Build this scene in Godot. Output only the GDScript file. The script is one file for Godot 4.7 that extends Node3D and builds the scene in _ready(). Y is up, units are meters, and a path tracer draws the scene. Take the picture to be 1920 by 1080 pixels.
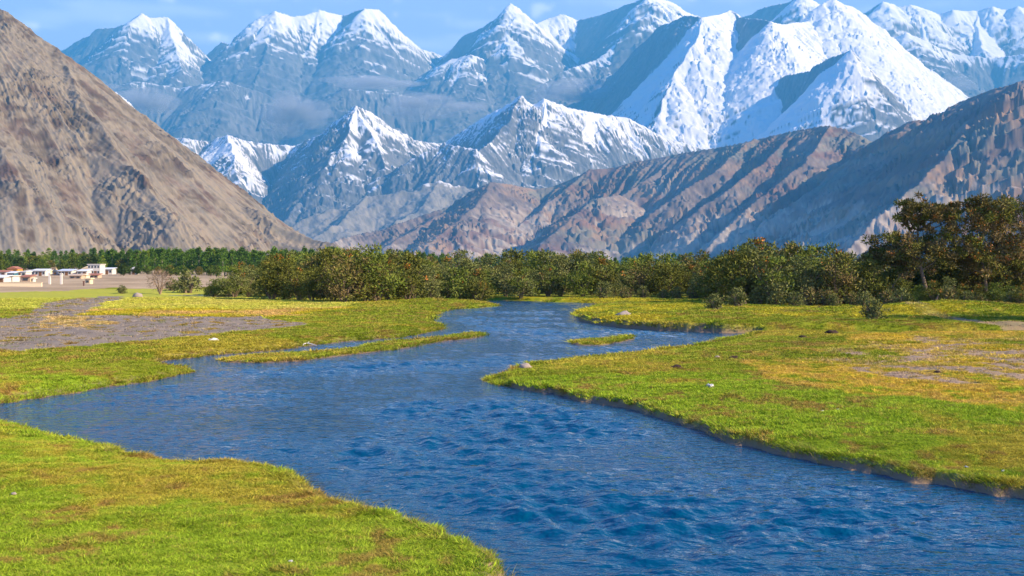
extends Node3D
# A river valley below snow mountains. Units are metres; the water lies at y = 0 and the camera looks along -z.
# Measures were read off the photograph (1920 x 1080): a pixel gives a direction, the ground or the range it belongs to gives the distance.
const LENS := 2000.0      # focal length in photo pixels
const EYE := 3.2          # height of the camera above the water
const HORIZON := 508.0    # photo row of the horizon
var rng := RandomNumberGenerator.new()
var taken := {}

func _ready() -> void:
	rng.seed = 11
	# ---- camera
	var cam := Camera3D.new()
	cam.name = "camera"
	cam.projection = Camera3D.PROJECTION_FRUSTUM
	cam.near = 1.0
	cam.far = 80000.0
	cam.size = 2.0 * 540.0 / LENS
	cam.frustum_offset = Vector2(0, -(540.0 - HORIZON) / LENS)
	cam.position = Vector3(0, EYE, 0)
	add_child(cam)
	# ---- sky and air
	var sm := ProceduralSkyMaterial.new()
	sm.sky_top_color = Color(0.0, 0.50, 1.0)
	sm.sky_horizon_color = Color(1.24, 1.25, 1.32)
	sm.sky_curve = 0.19
	sm.ground_bottom_color = Color(0.2, 0.22, 0.2)
	sm.ground_horizon_color = Color(0.36, 0.56, 0.86)
	sm.sky_energy_multiplier = 0.68
	sm.sun_angle_max = 8.0
	sm.sky_cover = sky_clouds()
	sm.sky_cover_modulate = Color(1, 0.97, 1, 1.0)
	var env := Environment.new()
	env.background_mode = Environment.BG_SKY
	env.sky = Sky.new()
	env.sky.sky_material = sm
	env.tonemap_mode = Environment.TONE_MAPPER_LINEAR
	env.tonemap_exposure = 2.75
	env.fog_enabled = true
	env.fog_density = 0.000055
	env.fog_light_color = Color(0.36, 0.75, 1.0)
	env.volumetric_fog_enabled = true
	env.volumetric_fog_density = 0.0
	env.sdfgi_enabled = true
	env.ssao_enabled = true
	env.ssil_enabled = true
	var we := WorldEnvironment.new()
	we.name = "world_environment"
	we.environment = env
	add_child(we)
	# ---- sun: from the right and a little behind the camera
	var sun := DirectionalLight3D.new()
	sun.name = "sun"
	sun.light_energy = 1.6
	sun.light_color = Color(1.0, 0.90, 0.75)
	sun.light_angular_distance = 0.5
	sun.shadow_enabled = true
	var to_sun := Vector3(cos(deg_to_rad(30)) * cos(deg_to_rad(20)), sin(deg_to_rad(30)), cos(deg_to_rad(30)) * sin(deg_to_rad(20)))
	sun.look_at_from_position(Vector3.ZERO, -to_sun, Vector3.UP)
	add_child(sun)
	# ---- the land, then what stands on it
	make_noises()
	mountains()
	make_ground()
	make_water()
	print("ground ", Time.get_ticks_msec())
	place_ranges()
	print("mountains ", Time.get_ticks_msec())
	clouds()
	vegetation()
	print("vegetation ", Time.get_ticks_msec())
	village()
	grass_and_small_things()
	print("done ", Time.get_ticks_msec())

# ---------------------------------------------------------------- helpers
func numbered(called: String) -> String:
	var n: int = taken.get(called, 0)
	taken[called] = n + 1
	return called if n == 0 else "%s_%03d" % [called, n]

func on_level(px: float, py: float, y := 0.0) -> Vector3:
	var d := (EYE - y) * LENS / (py - HORIZON)
	return Vector3((px - 960.0) / LENS * d, y, -d)

func at(px: float, py: float, d: float) -> Vector3:
	return Vector3((px - 960.0) / LENS * d, EYE + (HORIZON - py) / LENS * d, -d)

func noise(sd: int, freq: float, octaves := 4, kind := FastNoiseLite.FRACTAL_FBM) -> FastNoiseLite:
	var n := FastNoiseLite.new()
	n.seed = sd
	n.noise_type = FastNoiseLite.TYPE_SIMPLEX_SMOOTH
	n.frequency = freq
	n.fractal_type = kind
	n.fractal_octaves = octaves
	return n

func mat(c: Color, rough := 0.9, vertex := false, spec := 0.3) -> StandardMaterial3D:
	var m := StandardMaterial3D.new()
	m.albedo_color = c.linear_to_srgb()
	m.roughness = rough
	m.metallic_specular = spec
	m.vertex_color_use_as_albedo = vertex
	return m

func tag(o: Node3D, label: String, category: String, group := "", kind := "") -> void:
	if label: o.set_meta("label", label)
	if category: o.set_meta("category", category)
	if group: o.set_meta("group", group)
	if kind: o.set_meta("kind", kind)

func thing(called: String, label: String, category: String, where := Vector3.ZERO, turn := 0.0, group := "") -> Node3D:
	var o := Node3D.new()
	o.name = numbered(called)
	add_child(o)
	o.position = where
	o.rotation.y = turn
	tag(o, label, category, group)
	return o

func obj(called: String, mesh: Mesh, m: Material, parent: Node3D = null) -> MeshInstance3D:
	var o := MeshInstance3D.new()
	o.name = called if parent else numbered(called)
	o.mesh = mesh
	if m: o.material_override = m
	if parent: parent.add_child(o, true)
	else: add_child(o)
	return o

func copy_of(o: Node3D, where: Vector3, turn: float, size: Vector3, label := "", group := "") -> Node3D:
	var c: Node3D = o.duplicate()
	c.name = numbered(String(o.get_meta("called")))
	add_child(c)
	c.position = where
	c.rotation.y = turn
	c.scale = size
	if label: c.set_meta("label", label)
	if group: c.set_meta("group", group)
	return c

func grid_mesh(pos: PackedVector3Array, col: PackedColorArray, w: int, h: int, skip := PackedByteArray()) -> ArrayMesh:
	var idx := PackedInt32Array()
	idx.resize((w - 1) * (h - 1) * 6)
	var k := 0
	for j in h - 1:
		for i in w - 1:
			var a := j * w + i
			if skip.size() and skip[a] and skip[a + 1] and skip[a + w] and skip[a + w + 1]:
				continue
			idx[k] = a; idx[k + 1] = a + w; idx[k + 2] = a + 1
			idx[k + 3] = a + 1; idx[k + 4] = a + w; idx[k + 5] = a + w + 1
			k += 6
	idx.resize(k)
	var nrm := PackedVector3Array()
	nrm.resize(pos.size())
	for j in h:
		for i in w:
			var a := j * w + i
			var e := pos[j * w + mini(i + 1, w - 1)] - pos[j * w + maxi(i - 1, 0)]
			var f := pos[mini(j + 1, h - 1) * w + i] - pos[maxi(j - 1, 0) * w + i]
			nrm[a] = e.cross(f).normalized()
			if nrm[a].y < 0.0: nrm[a] = -nrm[a]
	var arr := []
	arr.resize(Mesh.ARRAY_MAX)
	arr[Mesh.ARRAY_VERTEX] = pos
	arr[Mesh.ARRAY_NORMAL] = nrm
	if col.size(): arr[Mesh.ARRAY_COLOR] = col
	arr[Mesh.ARRAY_INDEX] = idx
	var m := ArrayMesh.new()
	m.add_surface_from_arrays(Mesh.PRIMITIVE_TRIANGLES, arr)
	return m

func sky_clouds() -> ImageTexture:
	# thin strata and a few small puffs low in the sky, the same all round the compass
	var w := 2048
	var h := 1024
	var im := Image.create(w, h, false, Image.FORMAT_RGBA8)
	im.fill(Color(0, 0, 0, 0))
	var n1 := noise(5, 1.0, 5)
	var n2 := noise(6, 1.0, 4)
	for y in range(330, 500):
		var el := (0.5 - float(y) / h) * 180.0
		for x in w:
			var a := TAU * x / w
			var p := Vector3(cos(a), 0, sin(a))
			var strata := n1.get_noise_3d(p.x * 5.0, el * 0.75, p.z * 5.0)
			var puff := n2.get_noise_3d(p.x * 24.0, el * 1.1, p.z * 24.0)
			var band := smoothstep(5.0, 9.0, el) * (1.0 - smoothstep(13.0, 19.0, el))
			var s := smoothstep(0.02, 0.4, strata) * band * 0.36
			var u := smoothstep(0.38, 0.6, puff) * band * smoothstep(10.5, 12.5, el) * 0.75
			var v := clampf(s + u, 0.0, 1.0)
			if v > 0.003:
				im.set_pixel(x, y, Color(0.86, 0.86, 0.95, v * 0.6) if u < s else Color(0.97, 0.93, 0.96, v * 0.6))
	return ImageTexture.create_from_image(im)

# ---------------------------------------------------------------- mountains
var warp_x: FastNoiseLite
var warp_z: FastNoiseLite
var gully: FastNoiseLite
var fine: FastNoiseLite
var patch: FastNoiseLite
var streak: FastNoiseLite
func make_noises() -> void:
	warp_x = noise(21, 1.0, 3)
	warp_z = noise(22, 1.0, 3)
	gully = noise(23, 1.0, 5, FastNoiseLite.FRACTAL_RIDGED)
	fine = noise(24, 1.0, 5)
	patch = noise(25, 1.0, 4)
	streak = noise(26, 1.0, 3)

# A range is a height field raised from ridge lines: every ridge falls away on both sides with its own slopes, the highest wins,
# and gullies run down the fall lines. ridges: [[slope on the far (or right) side, on the near (or left) side, [px, py, distance, near slope from here], ...], ...]
func range_arrays(s: Dictionary) -> Array:
	var w: int = s.columns
	var h: int = s.rows
	var near: float = s.near
	var far: float = s.far
	var x0: float = s.px[0]
	var x1: float = s.px[1]
	var size: float = s.scale            # metres: the typical width of a gully
	var n := w * h
	var pos := PackedVector3Array(); pos.resize(n)
	var wx := PackedFloat32Array(); wx.resize(n)
	var wz := PackedFloat32Array(); wz.resize(n)
	var hh := PackedFloat32Array(); hh.resize(n); hh.fill(0.0)
	var away := PackedFloat32Array(); away.resize(n); away.fill(1e5)
	var along := PackedFloat32Array(); along.resize(n)
	var steep := PackedFloat32Array(); steep.resize(n); steep.fill(0.7)
	var wa: float = s.warp
	var wf := 1.0 / (size * 6.0)
	for j in h:
		var d := near + (far - near) * pow(float(j) / (h - 1), s.get("bunch", 1.0))
		for i in w:
			var x := ((x0 + (x1 - x0) * i / (w - 1)) - 960.0) / LENS * d
			var a := j * w + i
			pos[a] = Vector3(x, 0, -d)
			wx[a] = x + warp_x.get_noise_2d(x * wf, d * wf) * wa
			wz[a] = d + warp_z.get_noise_2d(x * wf, d * wf) * wa
	var run := 0.0
	var cut: float = s.get("cut", 1.6)
	var knee: float = s.get("knee", 0.72)
	for r in s.ridges:
		run += 13000.0
		var sl: float = r[0]
		for k in range(2, r.size() - 1):
			var sr: float = r[k][3] if r[k].size() > 3 else r[1]
			var pa := at(r[k][0], r[k][1], r[k][2])
			var pb := at(r[k + 1][0], r[k + 1][1], r[k + 1][2])
			var ax := pa.x
			var az := -pa.z
			var ex := pb.x - ax
			var ez := -pb.z - az
			var ha := maxf(pa.y, 2.0)
			var hb := maxf(pb.y, 2.0)
			var l2 := maxf(ex * ex + ez * ez, 1.0)
			var ln := sqrt(l2)
			var reach := maxf(ha, hb) / minf(sl, sr) * cut + wa
			var j0 := 0
			var j1 := h - 1
			var lo := minf(az, az + ez) - reach
			var hi := maxf(az, az + ez) + reach
			for j in h:
				var d := -pos[j * w].z
				if d < lo: j0 = j
				if d <= hi: j1 = j
			for j in range(j0, j1 + 1):
				var d := -pos[j * w].z
				var pl := (minf(ax, ax + ex) - reach) / d * LENS + 960.0
				var pr := (maxf(ax, ax + ex) + reach) / d * LENS + 960.0
				var i0 := clampi(int((pl - x0) / (x1 - x0) * (w - 1)), 0, w - 1)
				var i1 := clampi(int((pr - x0) / (x1 - x0) * (w - 1)) + 1, 0, w - 1)
				if pr < x0 or pl > x1: continue
				for i in range(i0, i1 + 1):
					var a := j * w + i
					var qx := wx[a] - ax
					var qz := wz[a] - az
					var t := clampf((qx * ex + qz * ez) / l2, 0.0, 1.0)
					var hr := ha + (hb - ha) * t
					var dx := qx - ex * t
					var dz := qz - ez * t
					var d2 := dx * dx + dz * dz
					if d2 > reach * reach or (hr < hh[a] and d2 > 1.0): continue
					var dist := sqrt(d2)
					var side := ex * qz - ez * qx
					# the slope blends from one side to the other round a ridge's end
					var f := clampf(side / (ln * (dist + 1.0)), -1.0, 1.0) * 0.5 + 0.5
					var sp := sr + (sl - sr) * f
					var q := sp * dist / hr
					if q > cut: continue
					var v := hr * (1.0 - q) if q < knee else hr * (1.0 - knee) * exp(-(q - knee) / (1.0 - knee))
					if v > hh[a]:
						hh[a] = v
						away[a] = dist
						steep[a] = sp
						along[a] = run + ln * t + (1.0 if side > 0.0 else 0.0) * 4000.0 + (atan2(dx, dz) * dist * 0.5 if t <= 0.0 or t >= 1.0 else 0.0)
			run += ln
	if s.has("apex"):
		var c: Vector3 = s.apex
		for a in n:
			var dx := wx[a] - c.x
			var dz := wz[a] + c.z
			away[a] = sqrt(dx * dx + dz * dz)
			along[a] = atan2(dx, -dz) * 620.0
	var sink: float = s.get("sink", 4.0)
	var col := PackedColorArray(); col.resize(n)
	var ga: float = s.gully
	var fa: float = s.fine
	var tint: Callable = s.color
	var crag: float = s.get("crag", 0.0)
	var ribs: float = s.get("ribs", 0.0)
	var gx := 1.0 / size
	for a in n:
		var p := pos[a]
		var y := hh[a]
		if y < 1.0:
			pos[a] = Vector3(p.x, -2.0 - sink, p.z)
			col[a] = tint.call(p, 0.0, 0.0, 0.0, 0.0)
			continue
		y *= smoothstep(0.0, 0.07, float(a / w) / h)
		var g := gully.get_noise_2d(along[a] * gx, away[a] * gx * 0.05)
		var grow := smoothstep(0.0, size * 1.6, away[a]) * smoothstep(0.0, ga * 4.0, y)
		var f := fine.get_noise_2d(p.x * gx * 0.9, p.z * gx * 0.9)
		var lump := clampf(0.55 + 1.6 * warp_x.get_noise_2d(p.x * gx * 0.07, p.z * gx * 0.07), 0.15, 1.3)
		if crag > 0.0: y += crag * maxf(0.0, gully.get_noise_2d(p.x * gx * 0.55, p.z * gx * 0.55) + 0.15) * clampf(lump - 0.3, 0.0, 1.0) * smoothstep(0.6, 3.0, y / size)
		if ribs > 0.0: y += ribs * gully.get_noise_2d(along[a] * gx * 0.24 + 31.0, away[a] * gx * 0.025) * smoothstep(0.0, size * 5.0, away[a]) * smoothstep(0.0, ribs * 4.0, y)
		y += (g * ga * grow * lump + f * fa * smoothstep(0.0, fa * 5.0, y))
		pos[a] = Vector3(p.x, y - sink, p.z)
	for j in h:
		for i in w:
			var a := j * w + i
			if hh[a] < 1.0: continue
			var e := pos[j * w + mini(i + 1, w - 1)] - pos[j * w + maxi(i - 1, 0)]
			var f := pos[mini(j + 1, h - 1) * w + i] - pos[maxi(j - 1, 0) * w + i]
			var nn := e.cross(f).normalized()
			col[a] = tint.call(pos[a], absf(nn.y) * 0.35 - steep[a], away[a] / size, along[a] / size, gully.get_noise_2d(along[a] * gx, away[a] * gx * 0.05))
	return [pos, col, w, h]

func mix3(a: Color, b: Color, t: float) -> Color:
	return a.lerp(b, clampf(t, 0.0, 1.0))

func brown_rock(p: Vector3, up: float, down: float, along: float, g: float) -> Color:
	# weathered brown rock with pale ribs, and grey-green scree running in straight streaks down the fall line
	var n := patch.get_noise_3d(p.x * 0.006, p.y * 0.01, p.z * 0.006)
	var m := fine.get_noise_3d(p.x * 0.05, p.y * 0.05, p.z * 0.05)
	var c := mix3(Color(0.15, 0.126, 0.098), Color(0.32, 0.284, 0.222), 0.5 + n * 0.8 + m * 1.0)
	c = mix3(c, Color(0.085, 0.062, 0.052), smoothstep(0.08, 0.36, patch.get_noise_3d(p.x * 0.016 + 70.0, p.y * 0.016, p.z * 0.016) + m * 0.2) * 0.75)
	c = mix3(c, Color(0.185, 0.105, 0.085), smoothstep(0.1, 0.4, patch.get_noise_3d(p.x * 0.009 + 30.0, p.y * 0.009, p.z * 0.009)) * 0.3)
	var t := streak.get_noise_2d(along * 0.45, down * 0.012)
	var scree := smoothstep(0.02, 0.2, t + n * 0.25 + 0.3 * smoothstep(260.0, 40.0, p.y) - 0.08)
	c = mix3(c, mix3(Color(0.215, 0.205, 0.178), Color(0.335, 0.285, 0.215), 0.5 + 1.5 * streak.get_noise_2d(along * 2.2, down * 0.02)), scree * 0.85)
	return c

func valley_rock(p: Vector3, up: float, down: float, along: float, g: float) -> Color:
	# banded desert mountains: mauve, ochre, grey and greenish beds, dark crags above and pale fans at the foot
	var n := patch.get_noise_3d(p.x * 0.0011, p.y * 0.002, p.z * 0.0011)
	var m := fine.get_noise_3d(p.x * 0.014, p.y * 0.014, p.z * 0.014)
	var t := streak.get_noise_2d(along * 0.5, down * 0.02)
	var u := streak.get_noise_2d(along * 1.6 + 40.0, down * 0.05)
	var c := mix3(Color(0.18, 0.145, 0.14), Color(0.34, 0.28, 0.245), 0.5 + n * 1.2 + m * 1.0 + u * 0.5)
	c = mix3(c, Color(0.37, 0.255, 0.175), smoothstep(0.08, 0.3, patch.get_noise_3d(p.x * 0.0012 + 9.0, p.y * 0.004, p.z * 0.0012) + t * 0.15) * 0.85)
	c = mix3(c, Color(0.22, 0.235, 0.205), smoothstep(0.1, 0.3, patch.get_noise_3d(p.x * 0.0014 + 50.0, p.y * 0.003, p.z * 0.0014) + u * 0.15) * 0.75)
	c = mix3(c, Color(0.22, 0.12, 0.105), smoothstep(0.12, 0.3, patch.get_noise_3d(p.x * 0.0017 + 90.0, p.y * 0.005, p.z * 0.0017)) * 0.6)
	c = mix3(c, Color(0.17, 0.15, 0.152), smoothstep(0.1, 0.35, t + m * 0.5) * 0.6)
	var fan := smoothstep(0.0, 0.12, 0.1 - p.y * 0.0009 + n * 0.5 + t * 0.45 + m * 0.25)      # debris fans, with outlines of their own
	c = mix3(c, mix3(Color(0.36, 0.32, 0.285), Color(0.54, 0.475, 0.40), 0.5 + u * 1.6), fan * 0.85)
	return c

func pale_rock(p: Vector3, up: float, down: float, along: float, g: float) -> Color:
	var m := fine.get_noise_3d(p.x * 0.006, p.y * 0.006, p.z * 0.006)
	var t := streak.get_noise_2d(along * 1.1, down * 0.05)
	var c := mix3(Color(0.22, 0.22, 0.22), Color(0.36, 0.34, 0.31), 0.5 + m + t * 0.6)
	if p.y > 745.0 + 60.0 * m: c = Color(0.8, 0.81, 0.83)
	return c

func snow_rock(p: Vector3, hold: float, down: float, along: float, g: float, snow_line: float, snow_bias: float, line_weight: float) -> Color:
	# snow where the slope holds it; steep walls are coloured as rock, which also paints their shade deeper, with snow in the gullies and on the ledges between the ribs
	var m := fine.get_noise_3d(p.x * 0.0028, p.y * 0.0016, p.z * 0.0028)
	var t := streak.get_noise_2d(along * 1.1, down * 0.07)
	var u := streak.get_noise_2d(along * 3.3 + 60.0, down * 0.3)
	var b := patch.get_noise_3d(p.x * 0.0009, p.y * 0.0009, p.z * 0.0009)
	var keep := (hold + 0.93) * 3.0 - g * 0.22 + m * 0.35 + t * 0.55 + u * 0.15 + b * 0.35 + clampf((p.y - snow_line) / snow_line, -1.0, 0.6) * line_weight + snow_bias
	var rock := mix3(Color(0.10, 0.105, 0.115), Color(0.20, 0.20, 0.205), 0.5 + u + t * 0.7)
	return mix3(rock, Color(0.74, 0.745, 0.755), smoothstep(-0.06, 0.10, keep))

var ranges := []
func raise(called: String, label: String, s: Dictionary, m: Material) -> void:
	var t := Thread.new()
	t.start(range_arrays.bind(s))
	ranges.append([called, label, t, m])

func place_ranges() -> void:
	for r in ranges:
		var a: Array = r[2].wait_to_finish()
		var o := obj(r[0], grid_mesh(a[0], a[1], a[2], a[3]), r[3])
		tag(o, r[1], "mountain", "", "structure")

func mountains() -> void:
	var rock := mat(Color.WHITE, 0.95, true, 0.2)
	var earth := mat(Color(0.80, 0.77, 0.72), 0.95, true, 0.2)
	raise("mountain", "brown scree-streaked mountain rising behind the poplar village", {
		"columns": 640, "rows": 330, "px": [-520.0, 820.0], "near": 1300.0, "far": 2700.0, "scale": 15.0, "warp": 7.0, "knee": 0.9, "gully": 4.2, "ribs": 7.0, "crag": 10.0, "fine": 2.4, "color": brown_rock, "apex": at(-60, 0, 2380), "sink": 12.0,
		"ridges": [
			[0.8, 0.78, [-600, -160, 2500], [-300, -70, 2450], [-120, -5, 2420], [-40, 12, 2400], [14, 18, 2380], [60, 56, 2370], [110, 84, 2350], [133, 116, 2330]],
			[0.9, 0.72, [133, 116, 2330], [235, 210, 2300], [330, 296, 2270], [455, 380, 2220], [565, 432, 2160], [665, 466, 2100]],
			[0.72, 0.72, [-40, 12, 2400], [-60, 110, 2190], [-20, 220, 1970], [40, 340, 1740]],
			[0.9, 0.85, [110, 84, 2350], [160, 190, 2170], [240, 300, 2010], [330, 400, 1850]],
			[0.75, 0.75, [-300, -70, 2450], [-260, 100, 2100], [-200, 250, 1800], [-150, 400, 1500]]]}, earth)
	raise("mountain", "long mauve and ochre desert range with pale fans at its foot", {
		"columns": 900, "rows": 330, "px": [540.0, 2250.0], "near": 2700.0, "far": 8600.0, "scale": 36.0, "warp": 22.0, "gully": 27.0, "ribs": 48.0, "crag": 8.0, "fine": 5.0, "color": valley_rock, "sink": 10.0,
		"ridges": [
			# skyline, from the high shoulder down to the toe of the dome
			[0.8, 1.1, [2250, 330, 4300], [2060, 200, 4300], [1920, 146, 4300], [1859, 163, 4500], [1802, 186, 4700], [1760, 221, 4900], [1715, 222, 4900], [1661, 248, 5300], [1640, 264, 5500]],
			[0.8, 1.1, [1640, 264, 5700], [1611, 250, 5700], [1560, 231, 5800], [1498, 239, 6100], [1431, 255, 6300], [1378, 267, 6400], [1273, 285, 6700], [1191, 300, 6900], [1148, 311, 7000], [1104, 314, 7000], [1046, 344, 7200], [1000, 352, 7200], [955, 343, 7000], [925, 338, 6900], [893, 351, 7000], [863, 377, 7000], [780, 404, 6900], [713, 428, 6700], [640, 442, 6500], [600, 462, 6300]],
			# spurs that run down towards the valley
			[0.85, 0.95, [1760, 221, 4900], [1700, 295, 4650], [1610, 375, 4450], [1530, 455, 4300]],
			[0.85, 0.95, [1859, 163, 4500], [1800, 250, 4150], [1730, 330, 3950], [1650, 400, 3750], [1580, 470, 3600]],
			[1.0, 0.9, [2150, 400, 3000], [2020, 345, 3050], [1920, 340, 3100], [1830, 366, 3150], [1720, 423, 3250], [1610, 472, 3300]],
			[0.85, 0.95, [1640, 264, 5500], [1590, 315, 5100], [1500, 365, 4900], [1420, 425, 4800], [1370, 472, 4700]],
			[0.85, 0.95, [1560, 231, 5800], [1515, 295, 5450], [1450, 345, 5250], [1400, 388, 5100], [1320, 462, 4900]],
			[0.85, 0.95, [1498, 239, 6100], [1440, 295, 5750], [1370, 345, 5550], [1300, 395, 5400]],
			[0.85, 0.95, [1413, 256, 6300], [1350, 310, 6000], [1270, 360, 5800], [1210, 405, 5700]],
			[0.85, 0.95, [1273, 285, 6700], [1215, 330, 6500], [1165, 366, 6400], [1120, 410, 6300]],
			[0.7, 0.7, [1160, 362, 6300], [1120, 368, 6000], [1080, 400, 5800], [1030, 440, 5600]],
			[0.8, 0.9, [1104, 314, 7000], [1060, 352, 6800], [1010, 392, 6600], [960, 430, 6400]],
			[0.65, 0.65, [925, 338, 6900], [900, 372, 6600], [860, 410, 6300], [800, 455, 6000]],
			[0.6, 0.6, [840, 390, 6950], [790, 420, 6600], [730, 455, 6300]]]}, earth)
	raise("mountain", "low pale blue-grey ridge between the snow peaks and the dome", {
		"columns": 320, "rows": 130, "px": [480.0, 1000.0], "near": 7600.0, "far": 10500.0, "scale": 150.0, "warp": 80.0, "gully": 50.0, "fine": 32.0, "color": pale_rock,
		"ridges": [
			[0.6, 0.7, [1000, 360, 9200], [893, 351, 9200], [867, 345, 9200], [830, 339, 9200], [803, 343, 9200], [773, 357, 9150], [693, 367, 9100], [667, 386, 9050], [620, 391, 9000], [580, 407, 8900], [520, 445, 8700]],
			[0.5, 0.6, [830, 339, 9200], [790, 385, 8700], [740, 420, 8300]],
			[0.5, 0.6, [693, 367, 9100], [650, 410, 8600], [600, 440, 8300]]]}, earth)
	raise("mountain", "dark snow-streaked pyramid and fluted white ridge above the desert range", {
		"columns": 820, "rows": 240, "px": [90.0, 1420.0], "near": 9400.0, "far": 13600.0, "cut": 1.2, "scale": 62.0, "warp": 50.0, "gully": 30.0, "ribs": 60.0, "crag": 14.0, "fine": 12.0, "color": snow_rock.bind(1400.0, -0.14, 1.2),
		"ridges": [
			[1.1, 1.1, [80, 90, 11700], [133, 116, 11800], [187, 152, 12000], [240, 190, 12200], [300, 256, 12500], [347, 258, 12200], [390, 266, 12400], [427, 252, 12000], [475, 266, 12300], [553, 272, 12500], [607, 248, 12100], [647, 213, 11700], [668, 198, 11500]],
			[1.1, 1.1, [668, 198, 11500], [693, 208, 11600], [720, 228, 11700], [747, 246, 11850], [775, 262, 12000], [830, 268, 12500], [870, 243, 12200], [940, 203, 11700], [978, 177, 11400]],
			[1.1, 1.1, [978, 177, 11400], [1000, 196, 11600], [1022, 185, 11500], [1060, 200, 11650], [1130, 212, 11900], [1180, 222, 12100], [1260, 262, 12400], [1400, 300, 12600]],
			[1.0, 1.1, [668, 198, 11500], [645, 260, 11000], [612, 310, 10700], [570, 370, 10400], [520, 430, 10000]],
			[1.0, 1.1, [668, 198, 11500], [700, 260, 11050], [720, 310, 10700], [700, 370, 10400]],
			[1.0, 1.1, [640, 390, 10900], [700, 345, 10800], [770, 300, 10600], [830, 268, 10700], [895, 280, 10400]],
			[1.1, 1.2, [978, 177, 11400], [940, 245, 10900], [898, 282, 10400], [915, 335, 10100], [925, 375, 9900]],
			[1.1, 1.0, [780, 370, 10600], [850, 320, 10400], [898, 282, 10400]],
			[1.0, 1.0, [1022, 185, 11500], [1010, 250, 11000], [985, 310, 10600]],
			[1.0, 1.0, [1100, 208, 11750], [1090, 270, 11200], [1070, 330, 10800]],
			[1.0, 1.0, [427, 252, 12000], [440, 300, 11300], [450, 350, 10900]],
			[1.0, 1.0, [320, 256, 12300], [370, 300, 11600], [410, 330, 11200]]]}, rock)
	raise("mountain", "great white massif with fluted snow faces and a long shadowed wall", {
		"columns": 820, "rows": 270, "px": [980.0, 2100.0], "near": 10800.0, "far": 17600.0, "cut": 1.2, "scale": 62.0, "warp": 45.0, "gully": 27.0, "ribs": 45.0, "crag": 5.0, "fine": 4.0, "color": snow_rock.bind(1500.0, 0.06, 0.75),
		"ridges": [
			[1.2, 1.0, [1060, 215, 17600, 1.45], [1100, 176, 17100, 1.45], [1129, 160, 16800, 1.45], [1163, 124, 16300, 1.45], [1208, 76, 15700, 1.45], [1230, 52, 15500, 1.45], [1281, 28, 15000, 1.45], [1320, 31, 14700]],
			[1.1, 1.05, [1320, 31, 14700], [1346, 27, 15000], [1371, 18, 15300, 1.45], [1387, 32, 15100, 1.45], [1415, 34, 14600, 1.45], [1442, 39, 14200]],
			[1.1, 1.0, [1442, 39, 14200], [1464, 45, 14500], [1521, 38, 15000], [1540, 6, 15200], [1560, -6, 15300], [1600, 12, 15500], [1640, 70, 15500], [1690, 103, 15600], [1735, 124, 15700], [1790, 160, 15800], [1850, 215, 15900]],
			[1.0, 1.2, [1320, 31, 14700], [1302, 80, 14200], [1262, 140, 13700], [1235, 215, 13100], [1200, 290, 12600]],
			[0.9, 1.2, [1442, 39, 14200], [1460, 90, 13900], [1474, 138, 13600]],
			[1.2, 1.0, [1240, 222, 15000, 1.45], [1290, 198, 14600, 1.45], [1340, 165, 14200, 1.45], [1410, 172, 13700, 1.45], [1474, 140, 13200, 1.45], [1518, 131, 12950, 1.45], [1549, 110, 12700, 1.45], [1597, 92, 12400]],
			[0.9, 1.2, [1597, 92, 12400], [1612, 118, 12450], [1628, 138, 12400], [1622, 205, 12200], [1632, 260, 12000]],
			[0.9, 1.0, [1640, 70, 15500], [1680, 130, 14700], [1720, 185, 14000], [1730, 225, 13600]],
			[0.95, 1.0, [1735, 124, 15700], [1760, 170, 14900], [1775, 210, 14300]]]}, rock)
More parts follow.
